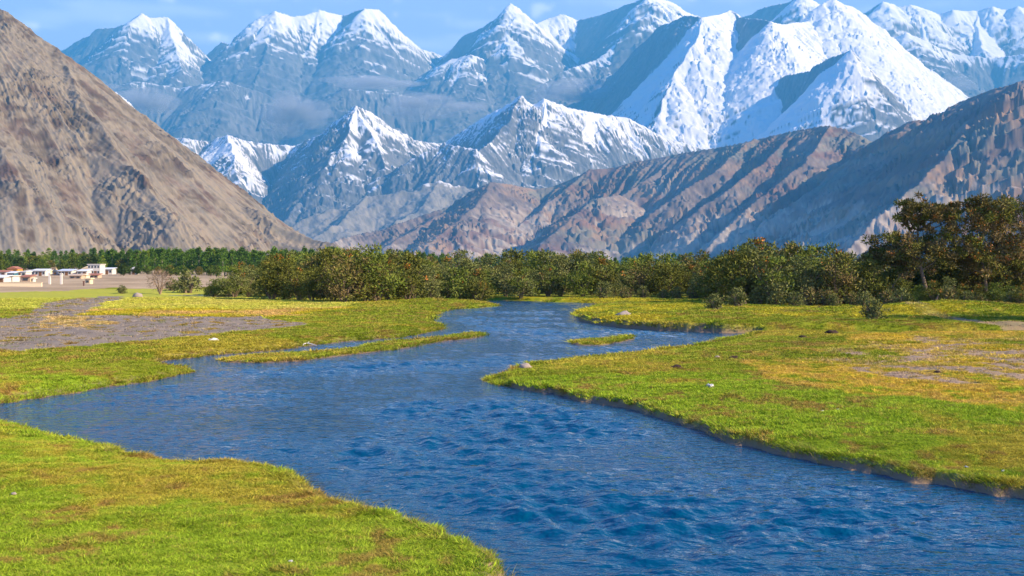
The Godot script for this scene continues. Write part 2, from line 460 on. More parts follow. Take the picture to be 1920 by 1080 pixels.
	raise("mountain", "far white peaks fading into blue haze on the skyline", {
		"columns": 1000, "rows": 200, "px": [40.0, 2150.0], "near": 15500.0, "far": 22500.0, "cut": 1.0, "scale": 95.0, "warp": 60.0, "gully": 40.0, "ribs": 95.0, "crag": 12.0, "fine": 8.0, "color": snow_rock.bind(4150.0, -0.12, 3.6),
		"ridges": [
			[1.15, 1.1, [60, 120, 22300, 1.4], [123, 91, 21600, 1.4], [160, 68, 21200, 1.4], [180, 54, 20900, 1.4], [223, 50, 20600, 1.4], [247, 37, 20300], [265, 22, 20000], [280, 31, 20100], [313, 31, 20300], [333, 58, 20700], [353, 84, 21200], [385, 104, 21900, 1.4], [413, 78, 21300, 1.4], [440, 84, 21000, 1.4], [462, 72, 20600, 1.4], [480, 44, 20200], [490, 28, 20000], [517, 20, 20000], [547, 30, 20200], [573, 28, 20300], [600, 17, 20500], [645, 28, 20800, 1.4], [683, 15, 20000], [707, 16, 20200], [727, 37, 20400], [757, 64, 20800], [790, 91, 21200], [833, 104, 21700, 1.4]],
			[1.15, 1.1, [833, 104, 21700], [847, 92, 21300, 1.4], [873, 64, 20900, 1.4], [910, 47, 20400, 1.4], [940, 27, 20000], [960, 6, 19700], [977, 20, 20000], [997, 46, 20500], [1030, 33, 20800], [1058, 26, 20900], [1084, 38, 20900, 1.4], [1126, 27, 20300, 1.4], [1180, 6, 19400, 1.4], [1215, -10, 18900], [1256, 0, 19200], [1290, 22, 19600], [1350, 40, 19800, 1.4], [1408, 26, 19300, 1.4], [1436, 11, 19000, 1.4], [1478, 3, 18600, 1.4], [1500, -14, 18400], [1540, 10, 18800], [1610, 30, 20500, 1.4], [1656, 1, 20000], [1684, 12, 20400], [1712, 8, 20300], [1760, 26, 21000], [1783, 18, 20800], [1830, 20, 21100], [1861, 11, 20900], [1887, 18, 21000], [1909, 10, 20700], [1980, 30, 21000], [2150, 60, 21000]],
			[1.0, 1.1, [265, 22, 20000], [258, 70, 19500], [225, 105, 19200], [180, 140, 18900]],
			[1.0, 1.0, [313, 31, 20300], [330, 90, 19300], [340, 130, 18600]],
			[1.0, 1.1, [490, 28, 20000], [470, 90, 19500], [430, 140, 19000]],
			[1.0, 1.1, [600, 17, 20500], [580, 90, 19500], [520, 135, 18900]],
			[0.9, 1.1, [683, 15, 20000], [676, 70, 19500], [690, 112, 19100], [640, 150, 18600]],
			[1.0, 1.0, [790, 91, 21200], [760, 130, 19900], [700, 165, 19000]],
			[0.9, 1.1, [960, 6, 19700], [950, 60, 19100], [958, 110, 18600], [910, 150, 18100]],
			[1.0, 0.9, [800, 135, 18900], [845, 110, 18700], [880, 102, 18600], [915, 112, 18700], [960, 130, 18700], [1010, 150, 18600], [1060, 180, 18300]],
			[0.9, 1.15, [1215, -10, 18900], [1185, 60, 18400], [1120, 110, 18000], [1050, 135, 17600], [990, 175, 17200]],
			[0.9, 0.9, [560, 200, 17900], [640, 165, 17600], [720, 172, 17700], [800, 185, 17800], [860, 210, 17600]],
			[0.9, 0.9, [200, 175, 18200], [250, 150, 17900], [340, 165, 18000], [420, 150, 17700], [500, 175, 17800], [560, 215, 17600]],
			[0.9, 1.0, [1712, 8, 20300], [1740, 80, 19400], [1790, 130, 18800]],
			[0.9, 1.0, [1830, 20, 21100], [1840, 90, 19600], [1860, 130, 18900]],
			[0.9, 1.0, [1640, 90, 19400], [1700, 60, 18900], [1790, 100, 18900], [1860, 108, 18800], [1920, 100, 18500], [2050, 120, 18400]]]}, rock)

# ---------------------------------------------------------------- ground and water
const GROUND_COLUMNS := 520
var ground_rows := PackedFloat32Array()      # distance of each row
var ground_y := PackedFloat32Array()
var ground_shore := PackedFloat32Array()     # metres to the nearest shore, land positive
var ground_color := PackedColorArray()
var rings := []                               # shore lines, in plan (x, distance)
var areas := {}                               # stretches of ground of one kind, in plan
var soil: FastNoiseLite
var clump: FastNoiseLite
var edge: FastNoiseLite

func half_width(d: float) -> float:
	return 0.56 * d + 7.0 + maxf(d - 300.0, 0.0) * 0.6

func plan(points: Array, y := 0.0) -> PackedVector2Array:
	var r := PackedVector2Array()
	for p in points:
		var q := on_level(p[0], p[1], y)
		r.append(Vector2(q.x, -q.z))
	return r

func shores() -> void:
	var near_bank := plan([[-45, 766], [0, 774], [63, 788], [126, 806], [189, 819], [220, 826], [232, 843], [283, 848], [360, 856], [441, 857], [487, 862], [534, 875], [572, 891], [597, 911], [629, 929], [692, 942], [755, 958], [818, 983], [881, 1008], [921, 1034], [944, 1056], [950, 1085], [930, 1200], [900, 1500], [880, 2300]], 0.2)
	var far_side := plan([[2600, 2300], [2600, 1120], [2300, 1010], [2050, 958], [1920, 935], [1865, 927], [1817, 917], [1736, 906], [1623, 886], [1558, 872], [1493, 858], [1445, 849], [1374, 832], [1313, 806], [1267, 791], [1219, 778], [1187, 767], [1132, 759], [1074, 748], [1025, 736], [977, 730], [930, 723], [907, 714], [920, 706], [956, 699], [984, 692], [1027, 685], [1097, 678], [1195, 668], [1280, 658], [1322, 651], [1378, 637], [1422, 625],
		[1355, 624], [1280, 621.5], [1221, 618.5], [1165, 613.5], [1120, 609], [1092, 602], [1088, 596], [1082, 589], [1105, 578], [1126, 570.5], [1120, 568.5], [1060, 567], [1030, 567], [1015, 564.7], [960, 563.6], [880, 562.6], [789, 562], [790, 565.8], [862, 567.2], [931, 571.5], [937, 574], [853, 580], [825, 590], [820, 597], [808, 604], [837, 610], [842, 617], [806, 624], [737, 634], [650, 641], [556, 651], [494, 659], [400, 666], [330, 674], [290, 681], [300, 687], [345, 690], [366, 697], [300, 712], [200, 726], [100, 743], [0, 757], [-45, 764]])
	var ring := near_bank.duplicate()
	ring.append_array(far_side)
	rings = [ring,
		plan([[411, 676], [431, 680], [494, 680], [556, 677], [641, 668], [681, 662], [744, 654.5], [806, 644.5], [869, 636], [909, 629.5], [900, 625], [870, 627], [806, 635], [744, 641], [691, 646.5], [687, 651], [650, 656.5], [587, 662], [509, 666], [447, 670]]),
		plan([[1069, 644.5], [1083, 640], [1139, 635], [1181, 631.5], [1184, 635], [1153, 643], [1139, 647], [1097, 647.5]]),
		plan([[325, 558.5], [392, 558.7], [441, 561.5], [467, 562], [497, 560.8], [454, 557.5], [422, 553.5], [377, 552.5], [312, 553.5]]),
		plan([[747, 577.5], [790, 578], [815, 575.5], [800, 573], [760, 573.5]])]
	areas.sand = plan([[-300, 640], [0, 608], [62, 593], [75, 576], [100, 572], [190, 560.5], [232, 560], [228, 568], [185, 585], [150, 600], [300, 601], [500, 601], [545, 612], [582, 621], [480, 632], [400, 641], [300, 650], [180, 662], [100, 669], [0, 676], [-300, 700]])
	areas.ochre = plan([[150, 599], [185, 585], [235, 566], [300, 564], [480, 563], [540, 566], [620, 575], [640, 588], [545, 602], [400, 600], [300, 600]])
	areas.dry_left = plan([[60, 612], [130, 606], [200, 612], [190, 626], [120, 632], [50, 628]])
	areas.pale = plan([[-200, 513], [900, 514.5], [430, 524], [410, 541], [300, 546], [230, 543], [160, 546], [100, 551], [0, 553], [-200, 556]])
	areas.bare_right = plan([[1500, 690], [1560, 662], [1640, 652], [1720, 640], [1800, 648], [1960, 640], [2100, 660], [2100, 740], [1920, 722], [1800, 738], [1700, 732], [1620, 718]])
	areas.yellow_right = plan([[1380, 700], [1480, 672], [1600, 640], [1700, 632], [1960, 628], [2200, 640], [2200, 860], [1920, 800], [1760, 772], [1600, 758], [1480, 735]])
	areas.path = plan([[1700, 596], [1730, 597], [1790, 610], [1850, 617], [1930, 622], [1930, 630], [1840, 624], [1770, 614], [1712, 601]])

func make_ground() -> void:
	soil = noise(31, 1.0, 4)
	clump = noise(32, 1.0, 3)
	edge = noise(33, 1.0, 4)
	shores()
	var d := 6.0
	while d < 300.0:
		ground_rows.append(d)
		d *= 1.0064
	while d < 30000.0:
		ground_rows.append(d)
		d *= 1.05
	var w := GROUND_COLUMNS
	var h := ground_rows.size()
	var n := w * h
	ground_y.resize(n)
	ground_shore.resize(n); ground_shore.fill(3.0)
	ground_color.resize(n)
	# distance to the shore, only near it
	for r in rings:
		for k in r.size():
			var a: Vector2 = r[k]
			var b: Vector2 = r[(k + 1) % r.size()]
			var e := b - a
			var l2 := maxf(e.length_squared(), 0.0001)
			var reach := 3.0
			for j in h:
				var dj := ground_rows[j]
				if dj < minf(a.y, b.y) - reach or dj > maxf(a.y, b.y) + reach: continue
				var hw := half_width(dj)
				var i0 := clampi(int((minf(a.x, b.x) - reach + hw) / (2.0 * hw) * (w - 1)), 0, w - 1)
				var i1 := clampi(int((maxf(a.x, b.x) + reach + hw) / (2.0 * hw) * (w - 1)) + 1, 0, w - 1)
				for i in range(i0, i1 + 1):
					var x := -hw + 2.0 * hw * i / (w - 1)
					var qx := x - a.x
					var qy := dj - a.y
					var t := clampf((qx * e.x + qy * e.y) / l2, 0.0, 1.0)
					qx -= e.x * t
					qy -= e.y * t
					var s := sqrt(qx * qx + qy * qy)
					if s < ground_shore[j * w + i]: ground_shore[j * w + i] = s
	var pos := PackedVector3Array(); pos.resize(n)
	for j in h:
		var dj := ground_rows[j]
		var hw := half_width(dj)
		var cuts := []
		for r in rings:
			for k in r.size():
				var a: Vector2 = r[k]
				var b: Vector2 = r[(k + 1) % r.size()]
				if (a.y > dj) != (b.y > dj): cuts.append(a.x + (b.x - a.x) * (dj - a.y) / (b.y - a.y))
		cuts.sort()
		for i in w:
			var x := -hw + 2.0 * hw * i / (w - 1)
			var c := j * w + i
			var below := 0
			for q in cuts:
				if q < x: below += 1
			if below % 2 == 1: ground_shore[c] = -ground_shore[c]
			var s := ground_shore[c]
			var ragged := clampf(dj * 0.008, 0.12, 0.8)
			if absf(s) < 3.0: s += edge.get_noise_2d(x * 0.16 / ragged, dj * 0.16 / ragged) * ragged + edge.get_noise_2d(x * 2.2, dj * 1.6) * 0.16
			ground_shore[c] = s
			var y := land_height(x, dj, s)
			ground_y[c] = y
			pos[c] = Vector3(x, y, -dj)
			ground_color[c] = ground_tint(x, dj, s)
	var m := mat(Color.WHITE, 1.0, true, 0.1)
	var im := noise(40, 0.02, 5).get_seamless_image(512, 512)
	im.bump_map_to_normal_map(10.0)
	m.normal_enabled = true
	m.normal_texture = ImageTexture.create_from_image(im)
	m.normal_scale = 0.8
	m.uv1_triplanar = true
	m.uv1_world_triplanar = true
	m.uv1_scale = Vector3(0.7, 0.7, 0.7)
	var o := obj("ground", grid_mesh(pos, ground_color, w, h), m)
	tag(o, "grassy river flats with grey sand and dry yellow patches", "ground", "", "structure")

func land_height(x: float, d: float, s: float) -> float:
	var roll := soil.get_noise_2d(x * 0.05, d * 0.05)
	var wide := 0.16
	var high := 0.17
	if x < 0.0 and d > 19.0 and d < 75.0:      # the low left shore slopes gently
		wide = 0.9
		high = 0.2
	if d > 35.0 and d < 58.0 and absf(s) < 2.0 and (Geometry2D.is_point_in_polygon(Vector2(x, d), rings[1]) or Geometry2D.is_point_in_polygon(Vector2(x, d), rings[2])):
		return 0.07 * smoothstep(-0.02, 0.3, s) if s > 0.0 else -0.2 * smoothstep(0.0, 1.4, -s)
	if x > 4.0 and d > 54.0 and d < 75.0: high = 0.42
	if d > 75.0:
		wide = 0.8
		high = 0.22
	var y := -0.45 * smoothstep(0.0, 1.4, -s) if s < 0.0 else high * smoothstep(-0.02, wide, s) * (1.0 + 0.35 * soil.get_noise_2d(x * 0.3 + 9.0, d * 0.3))
	if s > 0.0:
		y += smoothstep(0.3, 2.5, s) * (0.10 + 0.16 * roll) + smoothstep(0.05, 0.5, s) * 0.035 * clump.get_noise_2d(x * 1.6, d * 1.6)
	if d > 60.0:
		var q := on_level(1800, 598)
		y += 0.55 * exp(-(pow((x - q.x) / 6.0, 2.0) + pow((d + q.z) / 5.0, 2.0))) * smoothstep(0.0, 1.0, s)
	if d > 260.0:      # the village stands on ground that climbs towards the brown mountain
		var left := smoothstep(-0.18, -0.36, x / d)
		y += left * (smoothstep(260.0, 420.0, d) * 1.6 + smoothstep(400.0, 1300.0, d) * 22.0)
		y += smoothstep(900.0, 3000.0, d) * 4.0
	return y

func in_area(called: String, x: float, d: float) -> bool:
	return Geometry2D.is_point_in_polygon(Vector2(x, d), areas[called])

func ground_tint(x: float, d: float, s: float) -> Color:
	if s < -0.25: return Color(0.19, 0.14, 0.095)
	var big := soil.get_noise_2d(x * 0.11, d * 0.07)
	var mid := clump.get_noise_2d(x * 0.5 + 20.0, d * 0.34)
	var small := clump.get_noise_2d(x * 2.6, d * 2.2)
	var green := mix3(Color(0.135, 0.175, 0.014), Color(0.225, 0.25, 0.025), 0.5 + mid * 0.9 + small * 0.5)
	if d < 30.0: green = mix3(green, Color(0.20, 0.31, 0.02), 0.5)
	var c := mix3(green, Color(0.27, 0.235, 0.03), smoothstep(0.0, 0.38, big + mid * 0.45 + small * 0.25 - (0.28 if d < 26.0 and x < 4.0 else 0.0)))
	c = mix3(c, Color(0.20, 0.11, 0.04), smoothstep(0.2, 0.45, mid * 0.8 + small * 0.6 - big * 0.3) * 0.7)
	var jx := x + edge.get_noise_2d(x * 0.09, d * 0.09) * d * 0.03
	var jd := d + edge.get_noise_2d(x * 0.09 + 40.0, d * 0.09) * d * 0.045
	if d > 19.0 and d < 120.0 and x > 0.0:
		if in_area("yellow_right", jx, jd):
			c = mix3(c, mix3(Color(0.44, 0.32, 0.03), Color(0.36, 0.245, 0.055), 0.5 + mid + small), smoothstep(-0.3, 0.1, big * 0.6 + mid * 0.6 + small * 0.5 + 0.1))
		if in_area("bare_right", jx, jd):
			c = mix3(c, mix3(Color(0.215, 0.16, 0.115), Color(0.28, 0.212, 0.15), 0.5 + small), smoothstep(-0.2, 0.25, mid * 0.8 + small * 0.5 + big * 0.3))
		if in_area("path", x, d): c = mix3(c, Color(0.26, 0.19, 0.12), 0.8)
		if d > 60.0: c = mix3(c, Color(0.33, 0.29, 0.02), smoothstep(-0.15, 0.25, big + mid * 0.3) * 0.7)
	if d > 32.0 and x < 3.0 and d < 170.0:
		if in_area("ochre", jx, jd):
			c = mix3(Color(0.32, 0.27, 0.02), Color(0.40, 0.265, 0.09), smoothstep(-0.1, 0.2, big + small * 0.3 + (d - 100.0) * 0.004))
		if in_area("sand", x + (jx - x) * 0.3, d + (jd - d) * 0.3):
			var g := mix3(Color(0.175, 0.148, 0.122), Color(0.235, 0.20, 0.162), 0.5 + mid * 0.8 + small * 0.5)
			if in_area("dry_left", jx, jd): g = mix3(g, Color(0.36, 0.26, 0.11), smoothstep(-0.05, 0.1, mid + small * 0.4 + 0.05))
			c = mix3(g, c, smoothstep(0.46, 0.56, mid + small * 0.4 + 0.14 * smoothstep(41.0, 35.0, d)))
		elif x < -14.0 and d > 80.0: c = mix3(c, Color(0.35, 0.36, 0.06), 0.75)
	if d > 120.0:
		if in_area("pale", jx, jd) or d > 330.0:
			c = mix3(Color(0.39, 0.30, 0.195), Color(0.29, 0.22, 0.14), 0.5 + soil.get_noise_2d(x * 0.04, d * 0.04) * 1.4)
		elif x > -40.0: c = mix3(c, Color(0.2, 0.22, 0.03), 0.6)
	# bare earth of the bank, broken by turf
	if s < 0.5 and d < 75.0:
		var steep := 0.22 if not (x < 0.0 and d > 19.0) else 0.75
		c = mix3(c, Color(0.19, 0.14, 0.095), smoothstep(steep, steep * 0.35, s + mid * 0.14 + small * 0.1) * (1.0 if s < 0.12 else 0.85))
	return c

func ground_at(x: float, d: float, what: PackedFloat32Array) -> float:
	var j := 0
	if d < ground_rows[0]: return what[0]
	if d < 300.0: j = int(log(d / 6.0) / log(1.0064))
	else:
		var first := int(ceil(log(50.0) / log(1.0064)))
		j = first + int(log(d / ground_rows[first]) / log(1.05))
	j = clampi(j, 0, ground_rows.size() - 2)
	var f := clampf((d - ground_rows[j]) / (ground_rows[j + 1] - ground_rows[j]), 0.0, 1.0)
	var v := 0.0
	for k in 2:
		var hw := half_width(ground_rows[j + k])
		var u := clampf((x + hw) / (2.0 * hw) * (GROUND_COLUMNS - 1), 0.0, GROUND_COLUMNS - 1.001)
		var i := int(u)
		var a := (j + k) * GROUND_COLUMNS + i
		v += lerpf(what[a], what[a + 1], u - i) * (f if k else 1.0 - f)
	return v

func stand(px: float, py: float) -> Vector3:      # the point of the ground seen at a pixel
	var q := on_level(px, py, 0.2)
	for k in 3:
		q = on_level(px, py, minf(ground_at(q.x, -q.z, ground_y), 2.6))
	return q

func make_water() -> void:
	var rows := PackedFloat32Array()
	var d := 6.5
	while d < 190.0:
		rows.append(d)
		d *= 1.0062
	var w := 460
	var h := rows.size()
	var pos := PackedVector3Array(); pos.resize(w * h)
	var skip := PackedByteArray(); skip.resize(w * h)
	var swell := noise(51, 1.0, 2)
	var chop := noise(52, 1.0, 2)
	var riffle := noise(53, 1.0, 2)
	for j in h:
		d = rows[j]
		var hw := half_width(d)
		for i in w:
			var x := -hw + 2.0 * hw * i / (w - 1)
			var a := j * w + i
			var s := ground_at(x, d, ground_shore)
			var rough := clampf(0.85 + 2.6 * riffle.get_noise_2d(x * 0.09, d * 0.11), 0.28, 2.4) * smoothstep(0.1, -2.2, s)
			if x < -3.0 and d < 27.0: rough *= 0.45
			var bend := x + d * 0.25
			var y := swell.get_noise_2d(bend * 0.75, d * 1.3) * 0.055 * rough
			y += chop.get_noise_2d(bend * 2.2, d * 3.6) * 0.026 * rough * (1.0 - smoothstep(30.0, 60.0, d))
			pos[a] = Vector3(x, y, -d)
			skip[a] = 1 if s > 0.9 else 0
	var m := mat(Color(0.0, 0.042, 0.095), 0.025, false, 0.40)
	var im := noise(54, 0.012, 4).get_seamless_image(1024, 1024)
	im.bump_map_to_normal_map(7.0)
	m.normal_enabled = true
	m.normal_texture = ImageTexture.create_from_image(im)
	m.normal_scale = 2.0
	m.uv1_triplanar = true
	m.uv1_world_triplanar = true
	m.uv1_scale = Vector3(0.19, 0.2, 0.38)
	var o := obj("river_water", grid_mesh(pos, PackedColorArray(), w, h, skip), m)
	tag(o, "rippled deep blue river winding between the grass banks", "river", "", "structure")

# ---------------------------------------------------------------- clouds between the ranges
func clouds() -> void:
	var r := RandomNumberGenerator.new()
	r.seed = 77
	# [px, py, distance, half width and half height in photo pixels, label]
	for c in [
		[255, 190, 14800, 70, 26, "ragged mist bank above the snowy shoulder of the brown mountain"],
		[560, 215, 14300, 62, 40, "white cloud bank lying against the dark snow-streaked pyramid"],
		[820, 200, 14300, 85, 22, "thin cloud drifting between the pyramid and the fluted ridge"],
		[1065, 170, 15500, 65, 22, "cloud wisp at the foot of the long shadowed wall"],
		[1805, 165, 16400, 34, 20, "small cloud caught behind the crest of the desert range"],
		[700, 160, 16200, 90, 14, "flat haze-like cloud below the far white peaks"]]:
		var o := thing("cloud", c[5], "cloud", at(c[0], c[1], c[2]))
		var m := FogMaterial.new()
		m.albedo = Color(0.93, 0.95, 1.0)
		m.density = 0.0017
		var k: float = c[2] / LENS
		for n in 14:
			var v := FogVolume.new()
			v.name = "puff"
			v.shape = RenderingServer.FOG_VOLUME_SHAPE_ELLIPSOID
			v.material = m
			var f := r.randf_range(0.28, 0.62)
			v.size = Vector3(c[3] * k * f * r.randf_range(1.0, 1.8), c[4] * k * f * r.randf_range(0.9, 1.5), c[3] * k * f) * 1.5
			v.position = Vector3(r.randf_range(-1, 1) * c[3] * k * 0.75, r.randfn(0, 0.36) * c[4] * k, r.randf_range(-0.6, 0.6) * c[3] * k)
			o.add_child(v, true)

# ---------------------------------------------------------------- plants
var pv := PackedVector3Array()
var pn := PackedVector3Array()
var pc := PackedColorArray()
func flush() -> ArrayMesh:
	var arr := []
	arr.resize(Mesh.ARRAY_MAX)
	arr[Mesh.ARRAY_VERTEX] = pv
	arr[Mesh.ARRAY_NORMAL] = pn
	arr[Mesh.ARRAY_COLOR] = pc
	var m := ArrayMesh.new()
	m.add_surface_from_arrays(Mesh.PRIMITIVE_TRIANGLES, arr)
	pv = PackedVector3Array(); pn = PackedVector3Array(); pc = PackedColorArray()
	return m

func tri(a: Vector3, b: Vector3, c: Vector3, col: Color) -> void:
	var n := (c - a).cross(b - a).normalized()
	pv.append(a); pv.append(b); pv.append(c)
	for k in 3:
		pn.append(n); pc.append(col)

func leaf(p: Vector3, dir: Vector3, length: float, wide: float, col: Color, r: RandomNumberGenerator) -> void:
	var side := dir.cross(Vector3(r.randfn(), r.randfn(), r.randfn())).normalized() * wide * 0.5
	var tip := p + dir * length
	var mid := p + dir * length * 0.45
	tri(p, mid + side, tip, col)
	tri(p, tip, mid - side, col)

func tube(points: Array, radii: Array, col: Color, sides := 5) -> void:
	for k in points.size() - 1:
		var a: Vector3 = points[k]
		var b: Vector3 = points[k + 1]
		var ax := (b - a).normalized()
		var u := ax.cross(Vector3(0.3, 0.2, 1.0)).normalized()
		var v := ax.cross(u)
		for i in sides:
			var t0 := TAU * i / sides
			var t1 := TAU * (i + 1) / sides
			var e0 := u * cos(t0) + v * sin(t0)
			var e1 := u * cos(t1) + v * sin(t1)
			var q := [a + e0 * radii[k], a + e1 * radii[k], b + e1 * radii[k + 1], b + e0 * radii[k + 1]]
			var n0 := pv.size()
			tri(q[0], q[2], q[1], col)
			tri(q[0], q[3], q[2], col)
			for z in range(n0, pv.size()): pn[z] = ((e0 + e1) * 0.5).normalized()

func spread(r: RandomNumberGenerator) -> Vector3:
	return Vector3(r.randfn(), r.randfn(), r.randfn())

# crown of leaf sprays round a list of clumps [centre, radius, leaves]
func crown(clumps: Array, tones: Array, length: float, wide: float, r: RandomNumberGenerator, lift := 0.5) -> ArrayMesh:
	for c in clumps:
		var tone: Color = tones[r.randi() % tones.size()]
		tone = tone * r.randf_range(0.82, 1.18)
		for k in int(c[2]):
			var o := spread(r) * Vector3(1, 0.8, 1) * 0.5
			if o.length() > 1.1: o = o.normalized() * 1.1
			var p: Vector3 = c[0] + o * c[1]
			var dir := (o.normalized() + Vector3(0, lift, 0) + spread(r) * 0.45).normalized()
			leaf(p, dir, length * r.randf_range(0.7, 1.4), wide * r.randf_range(0.7, 1.3), tone * r.randf_range(0.72, 1.3), r)
	return flush()

# a sea-buckthorn bush: several crooked stems from one stool, sprays down to the ground
func bush(called: String, sd: int, wide: float, high: float, n: int, per: int, tones: Array, bark: Color, berries := 0, size := Vector2(0.30, 0.12), floor_at := 0.12) -> Node3D:
	var r := RandomNumberGenerator.new()
	r.seed = sd
	var root := Node3D.new()
	root.set_meta("called", called)
	var clumps := []
	var tips := []
	var lobes := noise(sd, 0.9, 2)
	for k in n:
		var az := r.randf() * TAU
		var el := asin(r.randf_range(-0.8, 1.0))
		var dir := Vector3(cos(az) * cos(el), sin(el), sin(az) * cos(el))
		var f := pow(r.randf(), 0.33) * (0.86 + 0.5 * lobes.get_noise_3dv(dir * 1.6))
		var p := Vector3(dir.x * wide * f, high * (0.45 + 0.55 * dir.y * f), dir.z * wide * f)
		p.y = maxf(p.y, high * floor_at)
		clumps.append([p, wide * r.randf_range(0.16, 0.30), per])
		tips.append(p)
	for k in n / 5:      # shoots that stand above the outline
		var az := r.randf() * TAU
		var p := Vector3(cos(az) * wide * 0.5 * r.randf(), high * r.randf_range(0.9, 1.08), sin(az) * wide * 0.5 * r.randf())
		clumps.append([p, wide * 0.13, per * 0.5])
	for k in 7:
		var az := TAU * k / 7.0 + r.randf()
		var lean := r.randf_range(0.25, 0.75) * wide
		var a := Vector3(cos(az), 0, sin(az)) * 0.15
		var c := Vector3(cos(az) * lean, high * r.randf_range(0.5, 0.8), sin(az) * lean)
		var b := a.lerp(c, 0.5) + Vector3(r.randfn() * 0.15, high * 0.1, r.randfn() * 0.15)
		tube([a, b, c], [0.10, 0.065, 0.03], bark)
	for k in range(0, tips.size(), 2):
		var t: Vector3 = tips[k]
		var a := Vector3(t.x * 0.35, t.y * 0.55, t.z * 0.35)
		tube([a, a.lerp(t, 0.6) + spread(r) * 0.1, t], [0.03, 0.02, 0.01], bark, 3)
	obj("trunk", flush(), null, root)
	obj("crown", crown(clumps, tones, size.x, size.y, r), null, root)
	if berries:
		for k in berries:
			var c: Vector3 = clumps[r.randi() % clumps.size()][0]
			if c.y < high * 0.45: continue
			for q in 26:
				var p := c + spread(r) * wide * 0.085 + Vector3(0, wide * 0.06, 0)
				leaf(p, spread(r).normalized(), 0.17, 0.11, Color(0.46, 0.15, 0.012) * r.randf_range(0.7, 1.25), r)
		obj("berries", flush(), null, root).set_meta("kind", "stuff")
	return root

func dress(o: Node3D, leaf_mat: Material, bark_mat: Material, berry_mat: Material) -> Node3D:
	for c in o.get_children():
		var n := String(c.name)
		c.material_override = berry_mat if n.begins_with("berr") else leaf_mat if n.begins_with("crown") else bark_mat
	return o

func plant(o: Node3D, x: float, d: float, turn: float, size: Vector3, label: String, category: String, group := "") -> Node3D:
	var c := copy_of(o, Vector3(x, ground_at(x, d, ground_y) - 0.06, -d), turn, size, label, group)
	c.set_meta("category", category)
	return c

func profile(table: Array, x: float) -> float:
	for k in table.size() - 1:
		if x <= table[k + 1][0]:
			return lerpf(table[k][1], table[k + 1][1], clampf((x - table[k][0]) / (table[k + 1][0] - table[k][0]), 0.0, 1.0))
	return table[-1][1]

